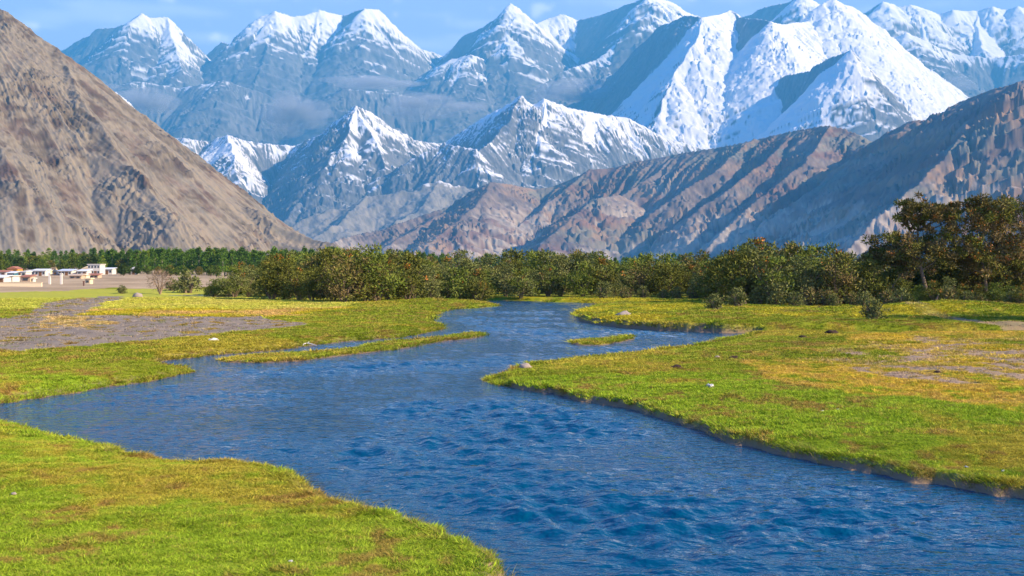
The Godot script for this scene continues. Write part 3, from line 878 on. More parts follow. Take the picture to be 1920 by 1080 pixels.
func vegetation() -> void:
	var leaves := mat(Color(0.74, 0.71, 0.46), 0.85, true, 0.12)
	leaves.backlight_enabled = true
	leaves.backlight = Color(0.35, 0.35, 0.35)
	var bark := mat(Color.WHITE, 0.95, true, 0.2)
	var berry := mat(Color.WHITE, 0.5, true, 0.4)
	var olive := [Color(0.145, 0.167, 0.051), Color(0.181, 0.196, 0.065), Color(0.123, 0.145, 0.043)]
	var grey := [Color(0.181, 0.217, 0.109), Color(0.217, 0.239, 0.131), Color(0.145, 0.181, 0.080)]
	var fresh := [Color(0.167, 0.232, 0.058), Color(0.203, 0.261, 0.080), Color(0.145, 0.189, 0.043)]
	var brown := [Color(0.203, 0.167, 0.102), Color(0.174, 0.160, 0.072), Color(0.246, 0.189, 0.123)]
	var wood := Color(0.17, 0.13, 0.095)
	var kinds := [
		[dress(bush("sea_buckthorn_bush", 1, 2.4, 4.8, 74, 46, olive, wood), leaves, bark, berry), "dense olive sea buckthorn bush, riverside thicket"],
		[dress(bush("sea_buckthorn_bush", 2, 2.3, 4.8, 70, 44, grey, wood), leaves, bark, berry), "silvery grey-green sea buckthorn bush, riverside thicket"],
		[dress(bush("sea_buckthorn_bush", 3, 2.5, 4.8, 72, 42, fresh, wood), leaves, bark, berry), "fresh green sea buckthorn bush, riverside thicket"],
		[dress(bush("sea_buckthorn_bush", 4, 2.4, 4.8, 70, 38, brown + olive, wood), leaves, bark, berry), "brownish half-dry sea buckthorn bush, riverside thicket"],
		[dress(bush("sea_buckthorn_bush", 5, 2.3, 4.8, 68, 42, olive, wood, 7), leaves, bark, berry), "olive sea buckthorn bush hung with orange berries"],
		[dress(bush("sea_buckthorn_bush", 6, 2.4, 4.8, 68, 42, grey + fresh, wood, 4), leaves, bark, berry), "pale green sea buckthorn bush with a few orange berry clusters"]]
	var r := RandomNumberGenerator.new()
	r.seed = 404
	var base := [[380, 556], [500, 560], [640, 565], [790, 563], [830, 559], [1000, 557], [1150, 556.5], [1300, 557], [1340, 566], [1500, 571], [1650, 572], [1950, 574]]
	var top := [[380, 525], [420, 508], [480, 488], [560, 486], [640, 472], [720, 474], [790, 486], [900, 484], [1050, 480], [1150, 487], [1250, 488], [1340, 482], [1400, 464], [1480, 464], [1560, 474], [1640, 488], [1950, 488]]
	for row in 3:
		var x := 392.0 + row * 13.0
		while x < 1985.0:
			var px := x + r.randf_range(-8, 8)
			var d := (EYE - 0.3) * LENS / (profile(base, px) - HORIZON) + row * 13.0 + r.randf_range(-3.0, 3.0)
			var ty := profile(top, px) + r.randf_range(-12, 16) + (14.0 if row == 0 else 3.0) + (30.0 if row == 0 and px > 1648.0 else 0.0)      # low under the taller trees
			var high := (HORIZON - ty) / LENS * d + EYE - 0.3
			high = maxf(high, 1.6)
			var s := high / 4.9
			var kind: Array = kinds[r.randi() % 4] if r.randf() < 0.74 else kinds[4 + r.randi() % 2]
			if px > 600 and px < 700 and row == 0: kind = kinds[3]
			var wide := r.randf_range(0.95, 1.4)
			var how := ("tall " if s > 1.0 else "low " if s < 0.78 else "") + ("spreading " if wide > 1.22 else "")
			plant(kind[0], (px - 960.0) / LENS * d, d, r.randf() * TAU, Vector3(s * wide, s, s * r.randf_range(0.95, 1.35)), how + kind[1] + ["", ", second row", ", back row"][row], "bush", "sea buckthorn thicket along the river")
			x += (29.0 if row == 0 else 28.0) * r.randf_range(0.85, 1.2)
	# low shrubs in front of the thicket
	var low := [
		dress(bush("low_shrub", 11, 0.75, 1.1, 30, 34, grey, wood, 0, Vector2(0.16, 0.06), 0.2), leaves, bark, berry),
		dress(bush("low_shrub", 12, 0.8, 1.0, 30, 30, brown + grey, wood, 0, Vector2(0.16, 0.06), 0.2), leaves, bark, berry)]
	for q in [[1341, 581, 1.0, "round grey-green shrub standing alone on the far meadow"], [1637, 600, 0.95, "small grey shrub on the grass in front of the trees"], [1384, 575, 1.25, "low shrub with a dark hollow at the thicket's edge"], [352, 549, 2.5, "bushy green shrub beside the bare grey bush"], [322, 551, 1.5, "dark low shrub touching the bare grey bush"], [228, 550, 0.9, "tiny dark shrub alone on the pale meadow"]]:
		var p := stand(q[0], q[1])
		var c := plant(low[0], p.x, -p.z, r.randf() * TAU, Vector3.ONE * q[2], q[3], "shrub")
		c.name = numbered("meadow_shrub")
	for px in [1428, 1455, 1492, 1516, 1546, 1565, 1602, 1622, 1668, 1690, 1776, 1812, 1838, 1902, 840, 872, 905, 1135, 1172, 1205, 1240, 1268, 1300]:
		var p := stand(px + r.randf_range(-5, 5), profile(base, px) + r.randf_range(0.5, 4))
		plant(low[r.randi() % 2], p.x, -p.z, r.randf() * TAU, Vector3.ONE * r.randf_range(0.8, 1.5), "low grey shrub at the foot of the thicket", "shrub", "low shrubs along the foot of the thicket")
	bare_bush()
	# the taller trees on the right: trunk line and crown lobes, read in photo pixels at the tree's own distance
	big_tree("sea_buckthorn_tree", "leaning tree with a pale bare trunk and sparse rusty crown", 1671, 572, 97.0, [[1671, 572], [1668, 552], [1680, 530], [1697, 508], [1712, 480]], 0.26,
		[[1655, 470, 20], [1690, 462, 24], [1672, 490, 22], [1720, 470, 24], [1640, 485, 14], [1700, 495, 18]], olive + brown, wood, 8, leaves, bark, berry)
	big_tree("sea_buckthorn_tree", "upright dark-trunked tree with a tiered top full of orange berries", 1736, 577, 94.0, [[1736, 577], [1734, 545], [1727, 515], [1722, 480], [1726, 440], [1722, 400]], 0.30,
		[[1712, 395, 15], [1735, 402, 18], [1756, 408, 14], [1700, 415, 13], [1722, 425, 16], [1690, 470, 24], [1740, 465, 28], [1770, 450, 22], [1715, 490, 24], [1765, 485, 24], [1790, 420, 14], [1778, 400, 10]], brown + olive + brown, wood, 34, leaves, bark, berry)
	big_tree("sea_buckthorn_tree", "broad tall tree with orange berries and a forked pale trunk", 1854, 576, 95.0, [[1854, 576], [1848, 550], [1846, 520], [1838, 480], [1842, 430]], 0.28,
		[[1825, 392, 18], [1850, 402, 24], [1880, 398, 24], [1815, 420, 20], [1860, 430, 30], [1895, 425, 26], [1835, 460, 30], [1880, 465, 30], [1805, 470, 22], [1915, 450, 24], [1850, 495, 26], [1900, 495, 26], [1815, 500, 18]], olive + brown + brown, wood, 46, leaves, bark, berry)
	big_tree("sea_buckthorn_tree", "tall tree half hidden behind the broad berry-laden one", 1930, 574, 104.0, [[1930, 574], [1935, 540], [1940, 500], [1935, 450]], 0.26,
		[[1925, 405, 24], [1955, 400, 28], [1985, 430, 28], [1930, 445, 28], [1960, 470, 30], [1915, 485, 22]], brown + olive + brown, wood, 34, leaves, bark, berry)
	big_tree("sea_buckthorn_tree", "spreading tree whose shade falls across the meadow edge", 2215, 612, 58.0, [[2215, 612], [2210, 560], [2220, 500], [2210, 430]], 0.3,
		[[2165, 400, 50], [2225, 370, 56], [2285, 410, 56], [2175, 460, 50], [2235, 470, 60], [2295, 480, 50], [2205, 530, 44], [2145, 500, 40]], olive, wood, 10, leaves, bark, berry)
	big_tree("sea_buckthorn_tree", "low wide rusty tree filling the gap between the berry trees", 1795, 575, 101.0, [[1795, 575], [1798, 550], [1790, 525], [1795, 495]], 0.26,
		[[1775, 505, 22], [1800, 495, 24], [1822, 510, 22], [1785, 530, 20], [1812, 535, 20], [1760, 525, 16]], brown + olive, wood, 12, leaves, bark, berry)
	big_tree("sea_buckthorn_tree", "low dense tree leaning over the meadow's shaded edge", 1905, 577, 96.0, [[1905, 577], [1902, 555], [1910, 530], [1900, 500]], 0.26,
		[[1880, 515, 22], [1905, 505, 26], [1930, 515, 24], [1890, 540, 20], [1920, 545, 22], [1870, 545, 15]], olive + brown, wood, 10, leaves, bark, berry)
	poplars(leaves, bark)

func big_tree(called: String, label: String, bx: float, by: float, d: float, line: Array, thick: float, lobes: Array, tones: Array, wood: Color, berries: int, lm: Material, bm: Material, om: Material) -> void:
	var r := RandomNumberGenerator.new()
	r.seed = int(bx)
	var x0 := (bx - 960.0) / LENS * d
	var foot := Vector3(x0, ground_at(x0, d, ground_y) - 0.05, -d)
	var o := thing(called, label, "tree", foot, 0.0, "")
	var k := d / LENS
	var pts := []
	var rad := []
	for n in line.size():
		pts.append(Vector3((line[n][0] - bx) * k, (by - line[n][1]) * k, r.randfn() * 0.12 * n))
		rad.append(thick * lerpf(0.62, 0.18, float(n) / (line.size() - 1)))
	tube(pts, rad, wood * 0.95, 8)
	tube([pts[0] - Vector3(0, 0.1, 0), pts[0] + Vector3(0, 0.25, 0)], [rad[0] * 1.7, rad[0] * 1.02], wood, 8)
	var clumps := []
	for l in lobes:
		var c := Vector3((l[0] - bx) * k, (by - l[1]) * k, r.randfn() * l[2] * k * 0.7)
		var from: Vector3 = pts[-1]
		for p in pts:      # each lobe hangs on a limb that leaves the trunk below it
			if p.y < c.y - 0.4: from = p
		if from.y > c.y: from = pts[2]
		tube([from, from.lerp(c, 0.55) + Vector3(0, -0.2, r.randfn() * 0.15), c], [0.075, 0.05, 0.025], wood, 5)
		for n in 17:
			var q: Vector3 = c + spread(r) * Vector3(0.68, 0.55, 0.7) * l[2] * k
			clumps.append([q, l[2] * k * r.randf_range(0.24, 0.44), 76])
			tube([c, q], [0.02, 0.008], wood, 3)
	obj("trunk", flush(), bm, o)
	obj("crown", crown(clumps, tones, 0.27, 0.105, r, 0.4), lm, o)
	for n in berries:
		var c: Array = clumps[r.randi() % clumps.size()]
		for q in 22:
			leaf(c[0] + spread(r) * c[1] * 0.55 + Vector3(0, 0.1, 0.1), spread(r).normalized(), 0.14, 0.09, Color(0.48, 0.16, 0.012) * r.randf_range(0.7, 1.25), r)
	if berries: obj("berries", flush(), om, o).set_meta("kind", "stuff")

func bare_bush() -> void:
	var r := RandomNumberGenerator.new()
	r.seed = 9
	var p := stand(300, 552)
	var o := thing("bare_bush", "bare grey-brown bush of dense leafless twigs by the small pond", "bush", p)
	var col := Color(0.24, 0.175, 0.13)
	for k in 8:
		var az := TAU * k / 8.0
		tube([Vector3.ZERO, Vector3(cos(az) * 0.35, 0.9, sin(az) * 0.35), Vector3(cos(az) * 0.9, 2.0, sin(az) * 0.9)], [0.12, 0.08, 0.03], col * 1.15)
	obj("trunk", flush(), mat(Color.WHITE, 0.95, true), o)
	for k in 900:
		var dir := (spread(r) + Vector3(0, 0.5, 0)).normalized()
		var q := Vector3(0, 1.7, 0) + dir * Vector3(1.55, 1.25, 1.55) * pow(r.randf(), 0.4)
		if q.y < 0.5: continue
		leaf(q, (dir + spread(r) * 0.5).normalized(), 0.5, 0.04, col * r.randf_range(0.6, 1.25), r)
	obj("twigs", flush(), mat(Color.WHITE, 0.95, true), o)

func poplar(sd: int, tones: Array) -> Node3D:
	var r := RandomNumberGenerator.new()
	r.seed = sd
	var root := Node3D.new()
	root.set_meta("called", "poplar_tree")
	tube([Vector3(0, -0.3, 0), Vector3(0, 4, 0), Vector3(r.randfn() * 0.1, 11, 0)], [0.17, 0.13, 0.04], Color(0.36, 0.32, 0.25))
	for k in 14:
		var y := 2.2 + k * 0.65
		var az := r.randf() * TAU
		tube([Vector3(0, y, 0), Vector3(cos(az) * 0.6, y + 1.3, sin(az) * 0.6)], [0.05, 0.015], Color(0.2, 0.18, 0.12), 3)
	obj("trunk", flush(), null, root)
	var clumps := []
	for k in 72:
		var f := r.randf()
		var y := lerpf(1.6, 12.2, f)
		var rad := 1.6 * sin(PI * pow(0.12 + 0.84 * f, 0.8)) * r.randf_range(0.4, 1.0)
		var az := r.randf() * TAU
		clumps.append([Vector3(cos(az) * rad, y, sin(az) * rad), 0.9 * (1.0 - 0.62 * f), 22])
	clumps.append([Vector3(0, 12.6, 0), 0.35, 10])
	obj("crown", crown(clumps, tones, 0.5, 0.26, r, 1.2), null, root)
	return root

func poplars(leaves: Material, bark: Material) -> void:
	var r := RandomNumberGenerator.new()
	r.seed = 808
	var g := [Color(0.115, 0.235, 0.05), Color(0.15, 0.28, 0.06), Color(0.10, 0.20, 0.055)]
	var y := [Color(0.24, 0.34, 0.055), Color(0.20, 0.30, 0.05)]
	var dark := [Color(0.085, 0.175, 0.05), Color(0.095, 0.19, 0.055)]
	var kinds := [[poplar(1, g), "slim green poplar"], [poplar(2, g), "slim green poplar"], [poplar(3, y), "yellowish green poplar"], [poplar(4, dark), "deep green poplar"]]
	for k in kinds: dress(k[0], leaves, bark, bark)
	var n := 0
	# belts: [from px, to px, distance, how many, spread of distance, photo row of the tops]
	for b in [[188, 640, 455.0, 90, 26.0, 467.0, "at the front of the belt"], [0, 420, 640.0, 80, 80.0, 469.0, "on the slope above the village"], [430, 820, 520.0, 58, 40.0, 473.0, "behind the bushes, below the mountain's toe"], [800, 1420, 560.0, 70, 60.0, 477.0, "peering over the thicket before the desert range"]]:
		for k in b[3]:
			var px := lerpf(b[0], b[1], (k + r.randf_range(0.0, 1.0)) / b[3])
			var d: float = b[2] + r.randf_range(-1, 1) * b[4]
			var x := (px - 960.0) / LENS * d
			var foot := ground_at(x, d, ground_y)
			var high: float = EYE + (HORIZON - b[5] + r.randf_range(-12, 5)) / LENS * d - foot
			var s := maxf(high / 12.8, 0.35)
			var q: int = [0, 0, 1, 1, 1, 0, 2, 3][r.randi() % 8]
			plant(kinds[q][0], x, d, r.randf() * TAU, Vector3(s * r.randf_range(1.25, 1.9), s, s * r.randf_range(1.25, 1.9)), ("tall " if s > 1.06 else "short " if s < 0.92 else "") + kinds[q][1] + " " + b[6], "tree", "poplars along the valley floor")
			n += 1
	# round orchard trees among the houses
	var orchard := [
		[dress(bush("orchard_tree", 21, 2.6, 5.2, 46, 30, [Color(0.09, 0.15, 0.035), Color(0.12, 0.17, 0.04)], Color(0.15, 0.12, 0.09), 0, Vector2(0.5, 0.26)), leaves, bark, bark), "round green orchard tree among the village houses"],
		[dress(bush("orchard_tree", 22, 2.6, 5.0, 46, 30, [Color(0.16, 0.17, 0.05), Color(0.19, 0.17, 0.06)], Color(0.15, 0.12, 0.09), 0, Vector2(0.5, 0.26)), leaves, bark, bark), "yellowing round orchard tree among the village houses"],
		[dress(bush("orchard_tree", 23, 2.6, 5.0, 46, 30, [Color(0.045, 0.08, 0.03), Color(0.06, 0.10, 0.03)], Color(0.12, 0.10, 0.08), 0, Vector2(0.5, 0.26)), leaves, bark, bark), "dark round orchard tree among the village houses"]]
	for k in 62:
		var px := r.randf_range(-10, 235)
		var d := r.randf_range(430.0, 640.0)
		if k > 44:
			px = r.randf_range(186, 420)
			d = r.randf_range(372.0, 430.0)
		var q: int = [0, 0, 1, 2][r.randi() % 4]
		var s := r.randf_range(0.8, 1.6) if k <= 44 else r.randf_range(0.5, 0.8)
		plant(orchard[q][0], (px - 960.0) / LENS * d, d, r.randf() * TAU, Vector3(s, s, s), orchard[q][1], "tree", "orchard trees of the village")

# ---------------------------------------------------------------- village
func box(size: Vector3, at_point: Vector3, called: String, m: Material, parent: Node3D) -> MeshInstance3D:
	var b := BoxMesh.new()
	b.size = size
	var o := obj(called, b, m, parent)
	o.position = at_point
	return o

func gable(w: float, h: float, dp: float) -> ArrayMesh:
	var p := PrismMesh.new()
	p.size = Vector3(w, h, dp)
	var st := SurfaceTool.new()
	st.create_from(p, 0)
	return st.commit()

# roof: 0 flat with a parapet, 1 gable along x, 2 low shed
func house(called: String, label: String, px: float, d: float, size: Vector3, wall: Color, roof_color: Color, roof: int, windows: int, door := true, storeys := 1, turn := 0.0) -> Node3D:
	var x := (px - 960.0) / LENS * d
	var o := thing(called, label, "house", Vector3(x, ground_at(x, d, ground_y) - 0.15, -d), turn, "houses and sheds of the village")
	size *= Vector3(0.88, 0.88, 1.0)
	var wm := mat(wall, 0.9)
	var rm := mat(roof_color, 0.7)
	var glass := mat(Color(0.04, 0.05, 0.06), 0.15, false, 0.5)
	var trim := mat(wall * 0.55, 0.8)
	box(size, Vector3(0, size.y / 2.0, 0), "wall", wm, o)
	if roof == 0:
		box(Vector3(size.x + 0.5, 0.25, size.z + 0.5), Vector3(0, size.y + 0.125, 0), "roof", rm, o)
	elif roof == 1:
		var g := obj("roof", gable(size.x + 0.6, size.y * 0.42, size.z + 0.7), rm, o)
		g.position = Vector3(0, size.y + size.y * 0.21, 0)
	else:
		var g := box(Vector3(size.x + 0.6, 0.16, size.z + 0.9), Vector3(0, size.y + 0.3, 0), "roof", rm, o)
		g.rotation.x = 0.12
	var per := size.y / storeys
	for s in storeys:
		for k in windows:
			var wx := size.x * ((k + 0.5) / windows - 0.5)
			if door and s == 0 and k == windows / 2: continue
			var f := box(Vector3(minf(1.3, size.x / windows * 0.6), per * 0.42, 0.08), Vector3(wx, per * (s + 0.58), size.z / 2.0 + 0.04), "window", trim, o)
			box(Vector3(minf(1.1, size.x / windows * 0.5), per * 0.36, 0.04), Vector3(0, 0, 0.045), "pane", glass, f)
	if door:
		box(Vector3(1.0, minf(2.0, per * 0.75), 0.08), Vector3(size.x * ((windows / 2 + 0.5) / maxf(windows, 1) - 0.5), minf(1.0, per * 0.375) + 0.1, size.z / 2.0 + 0.04), "door", mat(Color(0.16, 0.08, 0.04), 0.8), o)
	return o

func village() -> void:
	var white := Color(0.54, 0.52, 0.485)
	var cream := Color(0.60, 0.50, 0.34)
	var mud := Color(0.42, 0.32, 0.23)
	var tin := Color(0.55, 0.58, 0.60)
	var rust := Color(0.30, 0.13, 0.08)
	house("village_house", "white house with a grey roof and an orange shutter behind the cream wall", 4, 275, Vector3(3.2, 1.5, 4), white, tin, 2, 2)
	house("village_house", "white flat-roofed house with three windows behind the cream wall", 22, 280, Vector3(2.6, 1.8, 4), white, white, 0, 3, false)
	house("shed", "open brown shed with a beige back wall near the gate pillars", 53, 272, Vector3(2.6, 1.6, 3), mud, rust, 2, 1, false)
	house("hut", "small white box hut beside the brown shed", 62, 272, Vector3(0.9, 1.1, 1.5), white, white, 0, 1, false)
	house("hut", "lone beige hut on the sand near the meadow", 167, 238, Vector3(1.3, 1.5, 1.6), cream, cream, 0, 1, false)
	house("village_house", "orange house with a rusty gable roof", 28, 395, Vector3(4.4, 2.6, 4), Color(0.55, 0.26, 0.08), rust, 1, 2)
	house("shed", "teal shed below the orange house", 24, 345, Vector3(2.6, 1.6, 3), Color(0.05, 0.14, 0.20), tin, 2, 1)
	house("village_house", "white house with a rusty low roof at the village's outer end", 6, 350, Vector3(4.0, 1.9, 4), white, rust, 2, 2)
	house("tent_house", "broad white tent-roofed house among the row", 57, 372, Vector3(4.0, 1.7, 4), white, white, 1, 2)
	house("village_house", "white low house with two dark windows beside the tent-roofed one", 41, 350, Vector3(5.2, 2.0, 4), white, tin, 0, 3)
	house("village_house", "long white house between the tent-roofed house and the gate", 77, 366, Vector3(5.4, 2.2, 4), white, tin, 2, 4)
	house("village_house", "pale yellow house just behind the gate", 90, 372, Vector3(1.8, 2.2, 3), Color(0.72, 0.62, 0.30), tin, 0, 1, false)
	house("village_house", "dark-roofed house seen between the gate pillars", 103, 380, Vector3(4.0, 1.7, 4), white, Color(0.07, 0.08, 0.10), 1, 2)
	house("village_house", "long white barrack with a blue-grey roof", 126, 376, Vector3(5.4, 2.0, 4), white, Color(0.42, 0.48, 0.58), 2, 4)
	house("village_house", "white house with a teal door beside the barrack", 143, 380, Vector3(3.6, 1.9, 4), white, tin, 0, 2)
	house("village_house", "white house with a slanting tin roof near the two-storey building", 158, 376, Vector3(4.0, 1.9, 4), white, tin, 2, 2)
	house("village_house", "big white two-storey building with dark window rows", 181, 400, Vector3(5.2, 4.4, 5), white, white, 0, 4, true, 2)
	house("village_house", "cream gabled house beside the two-storey building", 166, 410, Vector3(4.0, 2.6, 4), cream * 1.2, cream, 1, 2)
	house("shed", "long brown shed on the sand below the white row", 145, 318, Vector3(4.0, 1.2, 3), mud, mud, 2, 2, false)
	house("tent_house", "cream tent with a dark entrance below the white row", 158, 322, Vector3(2.6, 1.3, 2.6), cream * 1.25, cream * 1.25, 1, 0)
	house("shed", "low brown shed under the two-storey building", 176, 330, Vector3(4.2, 1.1, 3), mud, rust, 2, 3, false)
	house("village_house", "white house half hidden by poplars", 204, 415, Vector3(4.8, 2.4, 4), white, tin, 2, 3)
	house("village_house", "small white house at the edge of the poplars", 253, 408, Vector3(2.4, 2.4, 3), white, tin, 1, 1)
	house("village_house", "white house high among the orchard trees", 60, 640, Vector3(5.0, 2.6, 4), white, tin, 0, 3)
	house("village_house", "mud-brown flat house high in the orchards", 31, 560, Vector3(7.0, 2.4, 5), mud, mud, 0, 4)
	house("village_house", "mud-walled long house beside the orchard trees", 71, 560, Vector3(6.0, 1.9, 5), mud * 1.2, mud, 0, 4)
	house("village_house", "cream house with a balcony-like upper wall", 101, 470, Vector3(4.4, 2.6, 4), cream * 1.1, mud, 0, 3)
	# walls, pillars, posts
	var q := stand(35, 538)
	var wl := thing("garden_wall", "long low cream wall in front of the village", "wall", q)
	box(Vector3(8.4, 0.75, 0.3), Vector3(0, 0.37, 0), "wall", mat(cream * 1.15), wl)
	box(Vector3(8.5, 0.08, 0.4), Vector3(0, 0.79, 0), "coping", mat(cream), wl)
	var gate := thing("village_gate", "white gate of two tall pillars under a dark beam", "gate", stand(104, 533))
	for s in [-1, 1]:
		box(Vector3(0.42, 2.3, 0.42), Vector3(s * 1.28, 1.15, 0), "pillar", mat(white), gate)
		box(Vector3(0.54, 0.16, 0.54), Vector3(s * 1.28, 2.38, 0), "capital", mat(white), gate)
	box(Vector3(2.3, 0.3, 0.24), Vector3(0, 2.1, 0), "beam", mat(Color(0.06, 0.06, 0.08)), gate)
	var post := thing("sign_post", "dark short post beside the lone beige hut", "post", stand(157, 536))
	box(Vector3(0.22, 0.8, 0.18), Vector3(0, 0.4, 0), "shaft", mat(Color(0.12, 0.06, 0.05)), post)
	box(Vector3(0.34, 0.2, 0.2), Vector3(0, 0.86, 0), "head", mat(Color(0.16, 0.08, 0.06)), post)

# ---------------------------------------------------------------- grass, stones, litter
func tuft(sd: int, blades: int, high: float, wide: float, blade: float) -> ArrayMesh:
	var r := RandomNumberGenerator.new()
	r.seed = sd
	for k in blades:
		var a := r.randf() * TAU
		var p := Vector3(cos(a), 0, sin(a)) * wide * sqrt(r.randf())
		var lean := Vector3(r.randfn(), 0, r.randfn()) * high * 0.8 + p * 0.6
		var hgt := high * r.randf_range(0.55, 1.25)
		var side := Vector3(cos(a * 3.0), 0, sin(a * 3.0)) * blade
		var mid := p + lean * 0.4 + Vector3(0, hgt * 0.6, 0)
		var col := Color.WHITE * r.randf_range(0.75, 1.2)
		tri(p - side, p + side, mid + side * 0.8, col)
		tri(p - side, mid + side * 0.8, mid - side * 0.8, col)
		tri(mid - side * 0.8, mid + side * 0.8, p + lean + Vector3(0, hgt, 0), col)
	return flush()

func scatter(called: String, label: String, mesh: Mesh, m: Material, spots: Array) -> void:
	var mm := MultiMesh.new()
	mm.transform_format = MultiMesh.TRANSFORM_3D
	mm.use_colors = true
	mm.mesh = mesh
	mm.instance_count = spots.size()
	for k in spots.size():
		mm.set_instance_transform(k, spots[k][0])
		mm.set_instance_color(k, spots[k][1])
	var o := MultiMeshInstance3D.new()
	o.name = numbered(called)
	o.multimesh = mm
	o.material_override = m
	add_child(o)
	tag(o, label, "grass", "", "stuff")

func grass_and_small_things() -> void:
	var r := RandomNumberGenerator.new()
	r.seed = 3003
	var m := mat(Color.WHITE, 0.9, true, 0.1)
	m.backlight_enabled = true
	m.backlight = Color(0.6, 0.6, 0.6)
	# [nearest, farthest, tufts per square metre, name, label, mesh, size]
	for b in [
		[9.5, 19.0, 820.0, "grass", "short fresh green turf on the grassy near bank", tuft(1, 12, 0.027, 0.045, 0.0027), 1.0],
		[19.0, 34.0, 230.0, "grass", "turf of the middle banks by the river", tuft(2, 14, 0.044, 0.075, 0.006), 1.0],
		[34.0, 62.0, 62.0, "grass", "turf of the farther meadows", tuft(3, 16, 0.055, 0.14, 0.011), 1.0],
		[62.0, 112.0, 13.0, "grass", "turf near the thicket", tuft(4, 18, 0.08, 0.28, 0.022), 1.0]]:
		var spots := []
		var d: float = b[0]
		while d < b[1]:
			var step := d * 0.01
			var hw := 0.5 * d + 0.5
			var count := int(2.0 * hw * step * b[2] + r.randf())
			for k in count:
				var x := r.randf_range(-hw, hw)
				var dd := d + r.randf() * step
				var s := ground_at(x, dd, ground_shore)
				if s < (0.07 if x > 0.0 and d < 34.0 else 0.04): continue
				var c := ground_tint(x, dd, maxf(s, 0.5))
				if c.b > c.g * 0.45 and r.randf() > 0.06: continue      # bare sand
				var size := r.randf_range(0.65, 1.25) * (1.0 + 0.5 * clump.get_noise_2d(x * 0.9, dd * 0.9))
				if s < 0.3: size *= 1.2 + 0.9 * maxf(0.0, clump.get_noise_2d(x * 2.0, dd * 2.0) + 0.2)
				var t := r.randf()
				c = c * r.randf_range(1.1, 2.0)
				if t < 0.12: c = mix3(c, Color(0.30, 0.21, 0.07), 0.6)
				elif t < 0.30: c = mix3(c, Color(0.13, 0.21, 0.015), 0.6)
				var basis := Basis(Vector3.UP, r.randf() * TAU).scaled(Vector3(size, size * r.randf_range(0.8, 1.3), size))
				spots.append([Transform3D(basis, Vector3(x, ground_at(x, dd, ground_y) - 0.006, -dd)), c])
			d += step
		scatter(b[3], b[4], b[5], m, spots)
	# sedge stalks along the water's edge
	var sedge := []
	for k in 60000:
		var d := r.randf_range(9.5, 34.0)
		var x := r.randf_range(-0.5, 0.5) * d
		var s := ground_at(x, d, ground_shore)
		if s < -0.03 or s > 0.22: continue
		if clump.get_noise_2d(x * 0.8, d * 0.8) < -0.05: continue
		var size := r.randf_range(0.5, 1.3)
		sedge.append([Transform3D(Basis(Vector3.UP, r.randf() * TAU).scaled(Vector3(size, size, size)), Vector3(x, ground_at(x, d, ground_y) - 0.01, -d)), mix3(Color(0.30, 0.25, 0.09), Color(0.20, 0.22, 0.03), r.randf())])
	scatter("sedge", "thin sedge stalks fringing the river banks", tuft(7, 7, 0.13, 0.05, 0.0025), m, sedge)
	small_things(r)

func lump(sd: int, size: Vector3, bumps: float, flat := 0.5) -> ArrayMesh:
	var sp := SphereMesh.new()
	sp.radius = 1.0
	sp.height = 2.0
	sp.radial_segments = 18
	sp.rings = 10
	var a := sp.get_mesh_arrays()
	var v: PackedVector3Array = a[Mesh.ARRAY_VERTEX]
	var n := noise(sd, 1.1, 3)
	for k in v.size():
		var p := v[k]
		p *= 1.0 + bumps * n.get_noise_3dv(p * 1.3)
		if p.y < -flat * 0.4: p.y = -flat * 0.4
		v[k] = p * size
	a[Mesh.ARRAY_VERTEX] = v
	var m := ArrayMesh.new()
	m.add_surface_from_arrays(Mesh.PRIMITIVE_TRIANGLES, a)
	var st := SurfaceTool.new()
	st.create_from(m, 0)
	st.generate_normals()
	return st.commit()

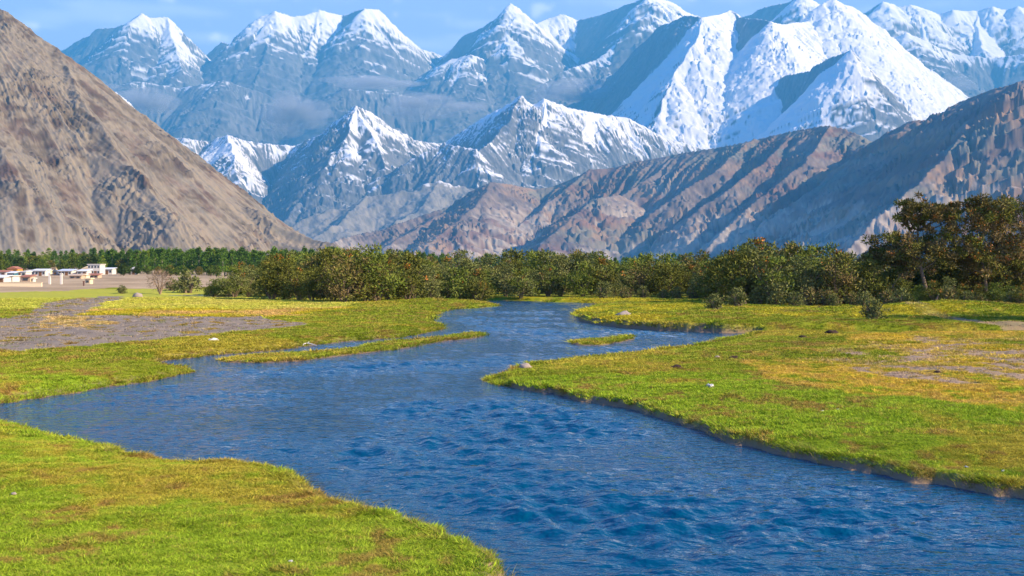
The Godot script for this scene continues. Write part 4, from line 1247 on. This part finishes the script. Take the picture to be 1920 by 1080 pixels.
func small_things(r: RandomNumberGenerator) -> void:
	var dung := mat(Color(0.035, 0.022, 0.016), 0.95)
	var stone := mat(Color(0.26, 0.22, 0.19), 0.9)
	var pale := mat(Color(0.5, 0.5, 0.5), 0.8)
	var k := 0
	for q in [[1268, 691, 0.17, "large dark dung heap on the green tongue of the meadow"], [1376, 673, 0.17, "flat dark dung heap between the meadow and the inlet"], [1233, 681, 0.06, "tiny dark dung lump near the large heap"], [1560, 626, 0.28, "dark dung heap on the far meadow"], [1505, 634, 0.2, "scattered dark dung by the inlet's end"], [1536, 583, 0.45, "dark rounded boulder on the far yellow meadow"], [1758, 700, 0.12, "dark dung on the bare grey patch"], [1352, 751, 0.05, "small dark lump on the meadow below the ochre streak"], [1391, 753, 0.05, "small dark lump beside the ochre streak"]]:
		k += 1
		var o := obj("dung_heap" if not q[3].contains("boulder") else "boulder", lump(100 + k, Vector3(q[2], q[2] * 0.55, q[2] * 0.8), 0.5), dung)
		o.position = stand(q[0], q[1]) + Vector3(0, q[2] * 0.08, 0)
		tag(o, q[3], "dung" if not q[3].contains("boulder") else "boulder")
	for q in [[985, 691, 0.2, "brown stone on the tip of the green tongue"], [1170, 597, 0.5, "pale pink boulder on the far bank above the islet"], [26, 927, 0.035, "pale pebble in the turf close to the dry patch"], [1345, 671, 0.09, "pale stone beside the flat dung heap"], [258, 557, 0.55, "white boulder near the bare bush"], [148, 744, 0.1, "small stone at the foot of the low earth bank"]]:
		k += 1
		var o := obj("stone", lump(100 + k, Vector3(q[2], q[2] * 0.7, q[2] * 0.8), 0.35), stone)
		o.position = stand(q[0], q[1]) + Vector3(0, q[2] * 0.12, 0)
		tag(o, q[3], "stone")
	for q in [[1332, 727, 0.22, "crumpled grey-white plastic scrap on the meadow"], [1881, 885, 0.07, "white crumpled paper near the river bank"], [1897, 888, 0.06, "smaller white paper ball beside the crumpled one"], [1812, 877, 0.06, "pale litter scrap in the bank grass"], [545, 1054, 0.045, "pale dry leaf scrap in the turf"], [1541, 772, 0.07, "light grey litter scrap on the dry grass"], [1572, 769, 0.07, "second light grey litter scrap on the dry grass"], [400, 640, 0.3, "white rag on the edge of the grey sand"], [655, 661, 0.3, "white crumpled bag stuck on the long islet"], [1148, 640, 0.3, "bleached driftwood knot on the small islet"]]:
		k += 1
		var o := obj("litter_scrap", lump(200 + k, Vector3(q[2], q[2] * 0.4, q[2] * 0.6) * 0.6, 1.3), pale)
		o.position = stand(q[0], q[1]) + Vector3(0, q[2] * 0.15, 0)
		o.rotation.y = r.randf() * TAU
		tag(o, q[3], "litter")
	# bleached branch lying in the side channel behind the long islet
	var p := stand(578, 659)
	var b := thing("driftwood", "bleached curved branch lying in the side channel by the islet", "driftwood", Vector3(p.x, 0.03, p.z))
	b.scale = Vector3.ONE * 0.42
	tube([Vector3(-0.5, 0.0, 0.3), Vector3(-0.45, 0.16, 0), Vector3(-0.1, 0.22, -0.2), Vector3(0.4, 0.12, 0.0), Vector3(0.9, 0.0, 0.2)], [0.03, 0.05, 0.055, 0.045, 0.02], Color(0.62, 0.6, 0.57), 7)
	obj("branch", flush(), mat(Color.WHITE, 0.9, true), b)
	tube([Vector3(-0.1, 0.22, -0.2), Vector3(0.05, 0.42, -0.25)], [0.035, 0.012], Color(0.62, 0.6, 0.57), 6)
	obj("twig", flush(), mat(Color.WHITE, 0.9, true), b)
